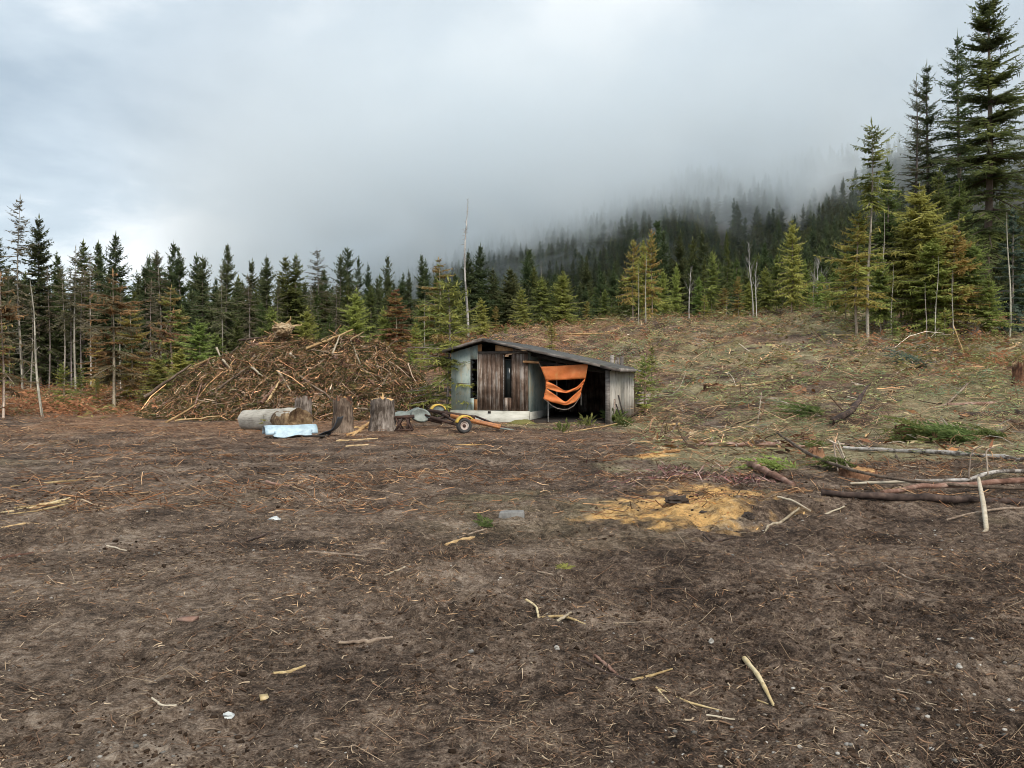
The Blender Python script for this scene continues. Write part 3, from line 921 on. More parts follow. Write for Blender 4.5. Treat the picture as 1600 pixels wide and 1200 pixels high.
# slender trunks at the edge of the wood
for q, w in ((16, 'left of the tall feathery conifer'), (48, 'right of the tall feathery conifer'), (80, 'right of the dense dark conifer'), (101, 'left of the slim curved trunk'), (111, 'close left of the slim curved trunk'), (126, 'behind the slim curved trunk'),
             (190, 'close right of the browned cedar'), (238, 'left of the sparse topped conifer'), (345, 'left of the sharp spire'), (388, 'right of the sharp spire'), (432, 'just left of the close green pair'), (488, 'left of the broad sparse top'), (526, 'right of the broad sparse top'), (560, 'at the right end of the wood')):
    plant('thin', R.randrange(2), q + R.uniform(-3, 3), R.uniform(46, 52), 'slender bare trunked conifer ' + w, 'slender conifers along the edge of the wood', R.uniform(415, 455), None, R.uniform(0.8, 1.1))
# second growth between the crest and the mountain
MARKS2 = [(560, 'the slash pile end'), (640, 'the rusty topped cedar'), (729, 'the tall white snag'), (800, 'the shed ridge'), (846, 'the olive pair'), (917, 'the golden cedar'), (985, 'the golden topped pair'), (1056, 'the leaning birch'),
          (1135, 'the thin topped conifer'), (1180, 'the twin birches'), (1237, 'the tall olive conifer'), (1338, 'the golden upswept cedar'), (1408, 'the olive clump'), (1541, 'the tallest fir'), (1690, None)]
for (q0, n0), (q1, n1) in zip(MARKS2[:-1], MARKS2[1:]):
    n = int(round((q1 - q0) / 9.5))
    where = 'beyond the crest right of ' + n0 if n1 is None else 'beyond the crest between %s and %s' % (n0, n1)
    for i in range(n):
        q = q0 + (i + R.random()) * (q1 - q0) / n
        d = R.uniform(78, 125)
        top = np.interp(q, [560, 640, 700, 800, 900, 1000, 1150, 1300, 1450, 1680], [455, 462, 470, 465, 445, 425, 420, 400, 390, 380]) + R.uniform(-18, 40)
        kd, kk = R.choice([('dark', 0), ('dark', 2), ('dark', 4), ('mid', 0), ('mid', 2), ('mid', 1)])
        plant(kd, kk, q, d, ('dark conifer ' if kd == 'dark' else 'green conifer ') + where, 'conifers in the valley beyond the crest', top, None, R.uniform(0.85, 1.15), cat='tree')


# forest on the mountain: far off, one mass
def build_forest():
    n = 9000
    ps = rng.uniform(150, 2000, n * 3); ds = 95 + (rng.random(n * 3) ** 1.25) * 420
    x = (ps - 800) / F * ds
    z = mountain_z(x, ds)
    ok = (z < 125) & (rng.random(n * 3) < np.clip(ds / 480, 0.25, 1) * 1.1) & (fbm(x, ds, 0.02, 3, 301) + 0.55 * fbm(x, ds, 0.06, 2, 303) > -0.42 + 0.5 * sstep(1180, 1320, ps) * sstep(30, 50, z))
    base = np.maximum(z, np.where(ds < 170, ground_base(x, ds), -1e9))
    v = np.stack([x, ds, base - 0.3], -1)[ok][:n]
    me = bpy.data.meshes.new('forest_points')
    me.vertices.add(len(v)); me.vertices.foreach_set('co', v.astype(np.float32).ravel())
    o = link('mountain_forest', me)
    tag(o, 'dark conifer forest covering the far mountain slope below the cloud', None, None, 'stuff')
    ng = bpy.data.node_groups.new('forest_nodes', 'GeometryNodeTree')
    ng.interface.new_socket('Geometry', in_out='INPUT', socket_type='NodeSocketGeometry')
    ng.interface.new_socket('Geometry', in_out='OUTPUT', socket_type='NodeSocketGeometry')
    gi = ng.nodes.new('NodeGroupInput'); go = ng.nodes.new('NodeGroupOutput')
    ip = ng.nodes.new('GeometryNodeInstanceOnPoints')
    join = ng.nodes.new('GeometryNodeGeometryToInstance')
    for key in (('dark', 0), ('dark', 2), ('mid', 0), ('dark', 4), ('mid', 2), ('dark', 1)):
        src = next(ob for ob in bpy.data.objects if ob.data is PROTO[key][1])
        oi = ng.nodes.new('GeometryNodeObjectInfo')
        oi.inputs['Object'].default_value = src
        ng.links.new(oi.outputs['Geometry'], join.inputs[0])
    rv = ng.nodes.new('FunctionNodeRandomValue'); rv.data_type = 'FLOAT_VECTOR'
    rv.inputs[0].default_value = (0, 0, 0); rv.inputs[1].default_value = (0, 0, 6.283)
    rs = ng.nodes.new('FunctionNodeRandomValue'); rs.data_type = 'FLOAT_VECTOR'
    rs.inputs[0].default_value = (0.8, 0.8, 0.55); rs.inputs[1].default_value = (1.35, 1.35, 1.25); rs.inputs['Seed'].default_value = 3
    ip.inputs['Pick Instance'].default_value = True
    ng.links.new(gi.outputs[0], ip.inputs['Points'])
    ng.links.new(join.outputs[0], ip.inputs['Instance'])
    ng.links.new(rv.outputs[0], ip.inputs['Rotation'])
    ng.links.new(rs.outputs[0], ip.inputs['Scale'])
    ng.links.new(ip.outputs[0], go.inputs[0])
    md = o.modifiers.new('forest', 'NODES')
    md.node_group = ng
    return o


build_forest()
# ------------------------------------------------------------------ shed
def box(mb, lo, hi, col=(0.5, 0.5, 0.5), mat=0, M=None):
    x0, y0, z0 = lo; x1, y1, z1 = hi
    v = np.array([(x, y, z) for z in (z0, z1) for y in (y0, y1) for x in (x0, x1)], float)
    if M is not None:
        v = v @ np.array(M.to_3x3()).T + np.array(M.translation)
    mb.add(v, [(0, 2, 3, 1), (4, 5, 7, 6), (0, 1, 5, 4), (2, 6, 7, 3), (0, 4, 6, 2), (1, 3, 7, 5)], col, mat)


def beam(mb, a, b_, w, h, col, mat=0, roll=0.0):
    """a square-edged timber or bar from a to b"""
    a = Vector(a); b_ = Vector(b_)
    d = (b_ - a)
    q = d.to_track_quat('X', 'Z') if abs(d.normalized().z) < 0.98 else d.to_track_quat('X', 'Y')
    M = Matrix.Translation(a) @ (q.to_matrix() @ Matrix.Rotation(roll, 3, 'X')).to_4x4()
    box(mb, (0, -w / 2, -h / 2), (d.length, w / 2, h / 2), col, mat, M)


def woodmat(name, stops, sc=(9, 9, 0.8), scale=3.0, rough=0.85, bumps=0.5, dist=0.006, per=0.25):
    m, t, b = newmat(name)
    co = objco(t, sc)
    oi = N(t, 'ShaderNodeObjectInfo')
    ad = N(t, 'ShaderNodeVectorMath', operation='ADD')
    t.links.new(co, ad.inputs[0])
    cb = N(t, 'ShaderNodeCombineXYZ')
    t.links.new(mth(t, 'MULTIPLY', oi.outputs['Random'], 57.0), cb.inputs[0])
    t.links.new(cb.outputs[0], ad.inputs[1])
    n = noise(t, scale, 7, 0.65, ad.outputs[0], 0.3)
    n2 = noise(t, 2.2, 4, 0.6, objco(t))
    v = mth(t, 'ADD', mth(t, 'MULTIPLY', n, 0.52), mth(t, 'MULTIPLY', n2, 0.48))
    v = mth(t, 'ADD', mth(t, 'MULTIPLY', mth(t, 'SUBTRACT', v, 0.5), 1.5), 0.5)
    v = mth(t, 'ADD', v, mth(t, 'MULTIPLY', mth(t, 'SUBTRACT', oi.outputs['Random'], 0.5), per))
    c = ramp(t, stops)
    t.links.new(v, c.inputs[0])
    t.links.new(c.outputs[0], b.inputs['Base Color'])
    b.inputs['Roughness'].default_value = rough
    b.inputs['Specular IOR Level'].default_value = 0.2
    bump(t, b, n, bumps, dist)
    return m


m_brown = woodmat('weathered_brown_boards', [(0.27, (0.05, 0.030, 0.021)), (0.44, (0.135, 0.086, 0.061)), (0.58, (0.225, 0.165, 0.13)), (0.70, (0.42, 0.365, 0.32))])
m_pale = woodmat('silvered_planks', [(0.26, (0.24, 0.21, 0.175)), (0.46, (0.58, 0.53, 0.46)), (0.72, (0.74, 0.70, 0.63))], per=0.18)
m_grey = woodmat('grey_fascia', [(0.3, (0.045, 0.038, 0.034)), (0.5, (0.15, 0.13, 0.118)), (0.7, (0.33, 0.30, 0.275))], sc=(0.8, 9, 9))
m_ply = woodmat('bare_plywood', [(0.3, (0.22, 0.115, 0.052)), (0.5, (0.42, 0.23, 0.11)), (0.7, (0.55, 0.36, 0.2))], sc=(3, 3, 1))
m_dark = woodmat('dark_timber', [(0.3, (0.018, 0.014, 0.012)), (0.6, (0.05, 0.042, 0.036))])
# peeling blue-green paint
m_teal, t, b = newmat('peeling_teal_paint')
n = noise(t, 1.7, 8, 0.68, objco(t, (1, 1, 0.8)))
n2 = noise(t, 9, 4, 0.6, objco(t, (3, 3, 0.6)))
c = ramp(t, [(0.30, (0.14, 0.18, 0.17)), (0.44, (0.26, 0.325, 0.305)), (0.53, (0.38, 0.44, 0.41)), (0.58, (0.40, 0.39, 0.30)), (0.68, (0.5, 0.47, 0.40))])
t.links.new(mth(t, 'ADD', mth(t, 'MULTIPLY', n, 0.75), mth(t, 'MULTIPLY', n2, 0.25)), c.inputs[0])
t.links.new(c.outputs[0], b.inputs['Base Color']); b.inputs['Roughness'].default_value = 0.7
bump(t, b, n, 0.3, 0.005)
m_conc, t, b = newmat('old_concrete')
n = noise(t, 2.2, 8, 0.65, objco(t, (0.6, 0.6, 1.6)))
c = ramp(t, [(0.3, (0.22, 0.215, 0.18)), (0.46, (0.46, 0.455, 0.40)), (0.7, (0.64, 0.63, 0.57))])
t.links.new(n, c.inputs[0]); t.links.new(c.outputs[0], b.inputs['Base Color']); b.inputs['Roughness'].default_value = 0.9
bump(t, b, noise(t, 20, 6, 0.7, objco(t)), 0.5, 0.01)
m_glass, t, b = newmat('dark_window_glass')
b.inputs['Base Color'].default_value = (0.02, 0.025, 0.025, 1); b.inputs['Roughness'].default_value = 0.12  # opaque near-black colour stands in for the dark inside of the shed
m_roof, t, b = newmat('tar_paper_roof')
c = ramp(t, [(0.35, (0.03, 0.03, 0.03)), (0.55, (0.085, 0.08, 0.075)), (0.7, (0.12, 0.13, 0.07))])
t.links.new(noise(t, 3, 8, 0.65, objco(t)), c.inputs[0]); t.links.new(c.outputs[0], b.inputs['Base Color']); b.inputs['Roughness'].default_value = 0.9
m_tarp, t, b = newmat('orange_tarpaulin')
n = noise(t, 5, 5, 0.6, objco(t))
c = ramp(t, [(0.3, (0.80, 0.225, 0.06)), (0.55, (0.92, 0.305, 0.09)), (0.75, (0.95, 0.45, 0.16))])
t.links.new(n, c.inputs[0]); t.links.new(c.outputs[0], b.inputs['Base Color']); b.inputs['Roughness'].default_value = 0.55
bump(t, b, noise(t, 8, 3, 0.5, objco(t, (1, 1, 2.2))), 0.5, 0.02)
tr = N(t, 'ShaderNodeBsdfTranslucent'); t.links.new(c.outputs[0], tr.inputs[0])
ms = N(t, 'ShaderNodeMixShader', i_0=0.3); t.links.new(b.outputs[0], ms.inputs[1]); t.links.new(tr.outputs[0], ms.inputs[2])
t.links.new(ms.outputs[0], t.nodes['Material Output'].inputs['Surface'])


def mm(name, col, rough=0.6, metal=0.0, var=None, scale=8.0):
    m, t, b = newmat(name)
    if var:
        c = ramp(t, [(0.35, var), (0.6, col)])
        t.links.new(noise(t, scale, 7, 0.68, objco(t)), c.inputs[0]); t.links.new(c.outputs[0], b.inputs['Base Color'])
    else:
        b.inputs['Base Color'].default_value = (*col, 1)
    b.inputs['Roughness'].default_value = rough; b.inputs['Metallic'].default_value = metal
    return m


SA = math.radians(17)
SHED0 = Vector((-2.17, 27.16, 0.03))


def shed_w(a, y, z):
    """shed coordinates (along the front, towards the back, up) to the world"""
    return Vector((SHED0.x + math.cos(SA) * a + math.sin(SA) * y, SHED0.y - math.sin(SA) * a + math.cos(SA) * y, SHED0.z + z))


def roof_z(a):
    return 2.84 - (a - 1.3) * 0.222 if a > 1.3 else 2.84 - (1.3 - a) * 0.27


def build_shed():
    W, D, DIV = 5.70, 6.0, 2.87
    e = empty('shed', SHED0, -SA)
    tag(e, 'old single storey shed with brown boards, teal panels and an open bay on the right', 'shed')
    c = MB()
    box(c, (-0.03, -0.03, -0.4), (DIV, 0.17, 0.345)); c.build('foundation_wall', m_conc, e)
    c = MB(); box(c, (DIV - 0.2, 0.173, -0.4), (DIV - 0.003, 3.6, 0.30)); c.build('foundation_wall', m_conc, e)
    c = MB(); box(c, (-0.03, 0.173, -0.4), (0.15, D, 0.345)); c.build('foundation_wall', m_conc, e)
    c = MB(); box(c, (1.40, -0.045, 0.255), (1.50, -0.031, 0.335)); c.build('vent', m_dark, e)  # dark box on the footing stands in for the shade of a vent hole
    # front wall of the closed half
    zt = lambda a: roof_z(a) - 0.10
    def panel(name, a0, a1, z0, z1, mat, y0=0.0, y1=0.05, par=e, top_slope=False):
        m = MB()
        if top_slope:
            v = [(a0, y0, z0), (a1, y0, z0), (a1, y0, zt(a1)), (a0, y0, zt(a0)), (a0, y1, z0), (a1, y1, z0), (a1, y1, zt(a1)), (a0, y1, zt(a0))]
            m.add(v, [(0, 1, 2, 3), (5, 4, 7, 6), (0, 3, 7, 4), (1, 5, 6, 2), (3, 2, 6, 7), (0, 4, 5, 1)])
        else:
            box(m, (a0, y0, z0), (a1, y1, z1))
        return m.build(name, mat, par)
    panel('painted_panel', 0.0, 0.725, 0.35, 0, m_teal, top_slope=True)
    panel('painted_panel', 0.728, 0.86, 0.35, 0.78, m_teal)
    panel('plywood_patch', 0.863, 1.0, 0.35, 0.74, m_ply, -0.004, 0.046)
    panel('painted_panel', 0.728, 1.0, 2.16, 0, m_teal, top_slope=True)
    # brown vertical boards, each its own piece
    k = 0
    for a0, a1, z0, z1, nb in ((1.017, 1.985, 0.36, 2.36, 6), (1.985, 2.25, 0.36, 0.80, 2), (2.25, 2.85, 0.36, 2.33, 4)):
        w = (a1 - a0) / nb
        for i in range(nb):
            pr = R.uniform(-0.012, 0.004)
            panel('board', a0 + i * w + 0.006, a0 + (i + 1) * w - 0.006, z0 + R.uniform(-0.012, 0.012), z1 + R.uniform(-0.01, 0.01), m_brown, pr, 0.045)
    panel('wall_backing', 1.003, 1.985, 0.35, 2.38, m_dark, 0.047, 0.07)
    panel('wall_backing', 2.25, 2.85, 0.35, 2.34, m_dark, 0.047, 0.07)
    panel('corner_board', 1.0, 1.016, 0.36, 2.38, m_pale, -0.016, 0.046)
    panel('corner_board', 1.955, 1.985, 0.36, 2.30, m_grey, -0.028, -0.014)
    # header plank, gable pieces and the open gable vent
    panel('header_plank', 1.02, 2.85, 2.345, 2.43, m_grey, -0.035, -0.014)
    panel('gable_panel', 1.003, 1.15, 2.383, 0, m_ply, top_slope=True)
    panel('gable_panel', 1.66, 2.30, 2.433, 0, m_ply, -0.006, 0.044, top_slope=True)
    panel('gable_panel', 2.303, 2.85, 2.345, 0, m_brown, -0.006, 0.044, top_slope=True)
    # windows: the left one broken, the right one with its pane
    for a0, a1, broken in ((0.728, 1.0, True), (1.988, 2.247, False)):
        f = MB()
        z0, z1 = (0.78, 2.16) if broken else (0.80, 2.15)
        box(f, (a0 + 0.003, 0.0, z0), (a0 + 0.028, 0.055, z1)); box(f, (a1 - 0.028, 0.0, z0), (a1 - 0.003, 0.055, z1))
        box(f, (a0 + 0.028, 0.0, z0), (a1 - 0.028, 0.055, z0 + 0.025)); box(f, (a0 + 0.028, 0.0, z1 - 0.025), (a1 - 0.028, 0.055, z1))
        wn = f.build('window', m_dark, e)
        if broken:
            wn['label'] = 'window with its glass broken to shards'
            g = MB()
            zz = np.linspace(z0 + 0.03, z1 - 0.03, 10)
            for i in range(9):
                dep = R.uniform(0.02, 0.13)
                for a_, s in ((a0 + 0.028, 1), (a1 - 0.028, -1)):
                    if s < 0 and i % 3:
                        continue
                    v = [(a_, 0.03, zz[i]), (a_, 0.03, zz[i + 1]), (a_ + s * dep, 0.03, zz[i] + 0.05)]
                    v += [(p[0], 0.034, p[2]) for p in v]
                    g.add(v, [(0, 1, 2), (5, 4, 3)], (0.1, 0.1, 0.1))
            g.build('pane', m_glass, wn)
        else:
            g = MB(); box(g, (a0 + 0.028, 0.026, z0 + 0.025), (a1 - 0.028, 0.031, z1 - 0.025)); g.build('pane', m_glass, wn)
    # side wall of the bay, end walls, back wall
    m = MB()
    y1 = D
    a = DIV - 0.02
    v = [(a - 0.1, 0.08, 0.30), (a, 0.08, 0.30), (a, D, 0.30), (a - 0.1, D, 0.30), (a - 0.1, 0.08, zt(a)), (a, 0.08, zt(a)), (a, D, zt(a)), (a - 0.1, D, zt(a))]
    m.add(v, [(0, 3, 2, 1), (4, 5, 6, 7), (0, 1, 5, 4), (2, 3, 7, 6), (1, 2, 6, 5), (0, 4, 7, 3)])
    m.build('side_panel', m_teal, e)
    for i in range(15):
        y0 = 0.055 + i * (D - 0.055) / 15; y2 = y0 + (D - 0.055) / 15
        m = MB(); box(m, (0.0, y0 + 0.004, 0.35), (0.03 + R.uniform(0, .008), y2 - 0.004, zt(0) - 0.005)); m.build('wall_board', m_brown, e)
    for i in range(20):
        a0 = i * W / 20; a1 = a0 + W / 20
        m = MB(); box(m, (a0 + 0.0005, D - 0.02 + R.uniform(0, .006), 0), (a1 - 0.0005, D + 0.02, min(zt(a0), zt(a1)) - 0.003)); m.build('wall_board', m_brown, e)
    m = MB(); box(m, (0.02, D + 0.022, -0.2), (W - 0.02, D + 0.05, 1.6)); m.build('wall_backing', m_dark, e)
    # right wall of upright planks
    y = 0.06
    while y < D - 0.05:
        w = R.uniform(0.20, 0.36)
        m = MB()
        top = zt(W) - R.uniform(0.0, 0.03); lx = R.uniform(-0.02, 0.02)
        box(m, (W - 0.055 + lx * 0.3, y + 0.004, -0.25), (W - 0.02 + lx * 0.3, min(y + w, D) - 0.004, top))
        m.build('plank', m_pale, e)
        y += w
    m = MB(); box(m, (W - 0.085, 0.06, -0.2), (W - 0.062, D, zt(W) - 0.04)); m.build('wall_backing', m_dark, e)
    m = MB(); box(m, (W - 0.14, -0.06, -0.3), (W - 0.0, 0.055, zt(W) - 0.01)); m.build('post', m_grey, e)
    # floor, rafters and beam of the bay
    m = MB(); box(m, (0.15, 0.17, -0.3), (W - 0.09, D - 0.03, 0.035)); m.build('floor', m_dark, e)
    for yy in (0.35, 1.5, 2.7, 3.9, 5.1):
        m = MB(); beam(m, (DIV + 0.01, yy, zt(DIV) - 0.07), (W - 0.14, yy, zt(W - 0.14) - 0.07), 0.05, 0.12, (0.1, 0.1, 0.1)); m.build('rafter', m_dark, e)
    m = MB(); beam(m, (DIV + 0.01, 0.10, 2.08), (W - 0.14, 0.10, 1.70), 0.09, 0.11, (0.1, 0.1, 0.1)); m.build('beam', m_dark, e)
    m = MB(); tube(m, [(2.70, -0.10, 2.06), (2.95, -0.08, 2.05), (3.25, 0.0, 2.03)], [0.045, 0.05, 0.04], 7); m.build('pole_end', m_ply, e)
    # roof: two slopes with rough deck edge and fascia boards
    y0, y1 = -0.38, D + 0.3
    for a0, a1 in ((-0.14, 1.3), (1.3, 6.06)):
        m = MB()
        z0, z1 = roof_z(a0), roof_z(a1)
        n = 14
        for zz, flip in ((0.05, False), (-0.02, True)):
            pass
        v = []
        ys = np.linspace(y0, y1, n)
        for yy in ys:
            s0, s1 = R.uniform(-0.008, 0.008), R.uniform(-0.012, 0.012)
            v += [(a0, yy, z0 - 0.02 + s0), (a1, yy, z1 - 0.02 + s1), (a1, yy, z1 + 0.03 + s1), (a0, yy, z0 + 0.03 + s0)]
        f = []
        for i in range(n - 1):
            o = i * 4
            for j in range(4):
                f.append((o + j, o + (j + 1) % 4, o + 4 + (j + 1) % 4, o + 4 + j))
        f += [(3, 2, 1, 0), (n * 4 - 4, n * 4 - 3, n * 4 - 2, n * 4 - 1)]
        m.add(v, f)
        m.build('roof_slope', m_roof, e)
    for a0, a1 in ((-0.17, 1.295), (1.30, 3.72), (3.728, 5.45), (5.456, 6.1)):
        m = MB()
        z0, z1 = roof_z(a0), roof_z(a1)
        h = 0.10 if a1 > 1.3 else 0.10
        off = -0.025 if a0 < 5.4 else -0.045
        v = []
        for yy in (y0 - 0.045, y0 - 0.006):
            v += [(a0, yy, z0 - h + 0.05 + off + .02), (a1, yy, z1 - h + 0.05 + off + .02), (a1, yy, z1 + 0.04 + off + .02), (a0, yy, z0 + 0.04 + off + .02)]
        m.add(v, [(0, 1, 2, 3), (7, 6, 5, 4), (0, 3, 7, 4), (1, 5, 6, 2), (3, 2, 6, 7), (0, 4, 5, 1)])
        m.build('fascia_board', m_grey, e)
    m = MB(); beam(m, (6.085, y0 - 0.01, roof_z(6.06) - 0.01), (6.085, y1, roof_z(6.06) - 0.03), 0.03, 0.11, (0.1, 0.1, 0.1)); m.build('eave_board', m_grey, e)
    m = MB(); beam(m, (-0.165, y0 - 0.01, roof_z(-0.14) - 0.01), (-0.165, y1, roof_z(-0.14) - 0.01), 0.03, 0.10, (0.1, 0.1, 0.1)); m.build('eave_board', m_grey, e)
    return e


build_shed()


def front_pt(zx, zy, y=0.0):
    """a point of the plane of the shed's front, from its column and row in the enlarged view of the shed"""
    px, py = 680 + 0.225 * zx, 510 + 0.225 * zy
    u = (px - 800) / F
    # SHED0.x + cos a + sin y = u (SHED0.y - sin a + cos y)
    a = (u * (SHED0.y + math.cos(SA) * y) - SHED0.x - math.sin(SA) * y) / (math.cos(SA) + u * math.sin(SA))
    d = SHED0.y - math.sin(SA) * a + math.cos(SA) * y
    return a, EYE + (585 - py) / F * d - SHED0.z


def curve_pts(pts, n):
    pts = np.array(pts, float)
    s = np.concatenate([[0], np.cumsum(np.linalg.norm(np.diff(pts, axis=0), axis=1))])
    q = np.linspace(0, s[-1], n)
    out = np.stack([np.interp(q, s, pts[:, k]) for k in range(pts.shape[1])], -1)
    for _ in range(2):
        out[1:-1] = 0.25 * out[:-2] + 0.5 * out[1:-1] + 0.25 * out[2:]
    return out


def build_tarp():
    e = MB()
    strips = [
        ([(732, 280), (900, 271), (1062, 262)], [(768, 376), (900, 370), (1045, 362)]),
        ([(768, 376), (830, 405), (905, 452), (985, 420), (1037, 364)], [(766, 428), (850, 455), (912, 465), (990, 440), (1026, 405)]),
        ([(770, 432), (820, 466), (905, 528), (980, 460), (1018, 430)], [(750, 502), (800, 525), (905, 549), (972, 526), (1004, 492)]),
        ([(768, 374), (769, 405), (768, 440)], [(783, 378), (780, 405), (776, 440)]),
        ([(1045, 360), (1032, 395), (1014, 436)], [(1030, 372), (1020, 400), (1006, 440)]),
        ([(1026, 405), (1016, 440), (1010, 488)], [(1018, 405), (1008, 440), (998, 488)]),
        ([(757, 470), (762, 450), (768, 428)], [(772, 480), (774, 455), (780, 432)]),
    ]
    for k, (up, lo) in enumerate(strips):
        U = curve_pts(up, 26); Lw = curve_pts(lo, 26)
        rows = 8
        g = []
        for i in range(rows):
            w = i / (rows - 1)
            row = U * (1 - w) + Lw * w
            for j, (zx, zy) in enumerate(row):
                yy = -0.20 + 0.014 * math.sin(j * 0.9 + i * 0.35 + k) + 0.018 * math.sin(j * 0.33 + i * 0.9 + 2 * k) + 0.02 * k * 0.3
                a, z = front_pt(zx, zy, yy)
                g.append(shed_w(a, yy, z))
        idx = np.arange(rows * 26).reshape(rows, 26)
        f = np.stack([idx[:-1, :-1], idx[1:, :-1], idx[1:, 1:], idx[:-1, 1:]], -1).reshape(-1, 4)
        e.add(np.array(g), f)
    o = e.build('tarpaulin', m_tarp, smooth=True)
    md = o.modifiers.new('thick', 'SOLIDIFY'); md.thickness = 0.006
    tag(o, 'torn bright orange tarpaulin hanging across the open bay of the shed', 'tarp')
    m = MB()
    pts = [shed_w(a, -0.06, z) for a, z in (front_pt(*q, -0.06) for q in ((752, 500), (782, 524), (815, 552), (850, 570), (890, 577), (925, 574), (965, 549), (1004, 492)))]
    tube(m, pts, 0.011, 5)
    m.build('hem_cord', mm('pale_cord', (0.55, 0.45, 0.36), 0.8), o)
    for q0, q1 in (((732, 280), (722, 255)), ((1062, 262), (1066, 245))):
        m = MB()
        tube(m, [shed_w(a, -0.06, z) for a, z in (front_pt(*q0, -0.06), front_pt(*q1, -0.06))], 0.008, 4)
        m.build('tie', bpy.data.materials['pale_cord'], o)


build_tarp()
m_steel = mm('dull_steel', (0.36, 0.36, 0.35), 0.5, 0.6, (0.20, 0.17, 0.15))


def rod(name, a, b_, r, mat, label, cat, group=None, sides=7):
    a = Vector(a); b_ = Vector(b_)
    m = MB(); tube(m, [(0, 0, 0), (b_ - a) * 0.5, b_ - a], r, sides)
    return tag(m.build(name, mat, None, True, a), label, cat, group)


a, z = front_pt(785, 530, 0.12)
rod('prop_pole', shed_w(a, 0.12, -0.02), shed_w(a, 0.12, 2.0), 0.022, m_steel, 'thin steel prop standing under the left edge of the orange tarp', 'pole')
a, z = front_pt(845, 480, 1.0)
rod('hanging_pipe', shed_w(a, 1.0, z), shed_w(a, 1.0, 2.05), 0.028, m_steel, 'pale pipe hanging from the bay roof behind the tear in the tarp', 'pipe')
a, z = front_pt(1013, 545, 0.05)
rod('hanging_strap', shed_w(a, 0.05, z), shed_w(a, 0.05, z + 0.4), 0.012, m_steel, 'short grey rod hanging below the right corner of the orange tarp', 'rod')
# planks leaning at the right wall and behind the roof
for i, (q0, q1, yb, yt, w) in enumerate((((1244, 605), (1246, 505), -0.28, -0.1, 0.05), ((1282, 612), (1256, 540), -0.36, -0.1, 0.04), ((1304, 605), (1272, 478), -0.30, -0.1, 0.05))):
    a0, z0 = front_pt(*q0, yb); a1, z1 = front_pt(*q1, yt)
    A = shed_w(a0, yb, max(z0, -0.1)); B = shed_w(a1, yt, z1)
    m = MB(); beam(m, (0, 0, 0), B - A, w, 0.02, (0.1, 0.1, 0.1))
    tag(m.build('slat', m_dark if i else m_brown, None, False, A), ('brown slat standing upright against the right post of the shed', 'short dark slat leaning between the other two at the right wall of the shed', 'longest dark slat leaning left against the right wall of the shed')[i], 'slat')
for i, (zx, zt_, w) in enumerate(((1229, 200, 0.15), (1256, 232, 0.08), (1271, 215, 0.13), (1295, 208, 0.15))):
    yb, yt = 6.62, 6.42
    a0, _ = front_pt(zx, zt_, yt); _, z1 = front_pt(zx, zt_, yt)
    A = shed_w(a0, yb, 0.0); B = shed_w(a0 + R.uniform(-.03, .03), yt, z1)
    m = MB(); beam(m, (0, 0, 0), B - A, 0.03, w, (0.1, 0.1, 0.1))
    tag(m.build('plank', m_grey, None, False, A), ('leftmost of the four pale planks rising behind the right end of the shed roof', 'narrowest pale plank rising behind the right end of the shed roof', 'pale plank between the narrowest and the rightmost behind the shed roof', 'rightmost pale plank rising behind the right end of the shed roof')[i], 'plank', 'planks leaning on the back of the shed')
# ------------------------------------------------------------------ stumps, logs, scrap and the trailer
m_logend = woodmat('cut_wood', [(0.3, (0.22, 0.11, 0.045)), (0.5, (0.46, 0.27, 0.115)), (0.7, (0.62, 0.43, 0.22))], sc=(6, 6, 6))
m_stumpbark = woodmat('stump_bark', [(0.30, (0.06, 0.046, 0.036)), (0.47, (0.21, 0.175, 0.15)), (0.64, (0.40, 0.355, 0.315))], sc=(5, 5, 1.2), bumps=0.9, dist=0.03)
m_redwood = woodmat('broken_red_wood', [(0.3, (0.05, 0.024, 0.015)), (0.5, (0.17, 0.085, 0.05)), (0.7, (0.34, 0.19, 0.11))], sc=(7, 7, 2))
m_oldbark = woodmat('old_stump_wood', [(0.3, (0.08, 0.055, 0.04)), (0.5, (0.25, 0.19, 0.145)), (0.7, (0.42, 0.345, 0.28))], sc=(6, 6, 0.9), bumps=0.9, dist=0.03)
m_silver = woodmat('weathered_log', [(0.34, (0.07, 0.058, 0.046)), (0.48, (0.29, 0.265, 0.225)), (0.7, (0.48, 0.45, 0.39))], sc=(1.2, 8, 8), scale=2.5, bumps=0.7, dist=0.02)
m_rotten = woodmat('rotten_wood', [(0.3, (0.10, 0.06, 0.035)), (0.5, (0.30, 0.21, 0.12)), (0.7, (0.46, 0.37, 0.25))], sc=(3, 3, 3))
m_rust = mm('rusty_iron', (0.085, 0.045, 0.032), 0.8, 0.2, (0.028, 0.02, 0.018), 9)
m_orangerail = mm('faded_orange_paint', (0.55, 0.22, 0.07), 0.6, 0, (0.22, 0.09, 0.045), 6)
m_yellow = mm('faded_yellow_paint', (0.66, 0.44, 0.06), 0.5, 0, (0.42, 0.26, 0.05), 7)
m_tyre = mm('tyre_rubber', (0.028, 0.028, 0.029), 0.75, 0, (0.05, 0.046, 0.042), 14)
m_rim = mm('dirty_white_rim', (0.60, 0.54, 0.49), 0.5, 0, (0.30, 0.2, 0.16), 12)
m_galv = mm('galvanised_sheet', (0.24, 0.265, 0.245), 0.6, 0.2, (0.10, 0.115, 0.10), 5)
m_tank = mm('pale_blue_enamel', (0.43, 0.57, 0.66), 0.45, 0, (0.27, 0.36, 0.42), 4)
m_plast = mm('dark_blue_grey_plastic', (0.055, 0.065, 0.08), 0.5, 0, (0.03, 0.034, 0.04), 6)
m_moss = colmat('moss', 0.95, 0.05, 0.1, 0.3, 0.1, 30)
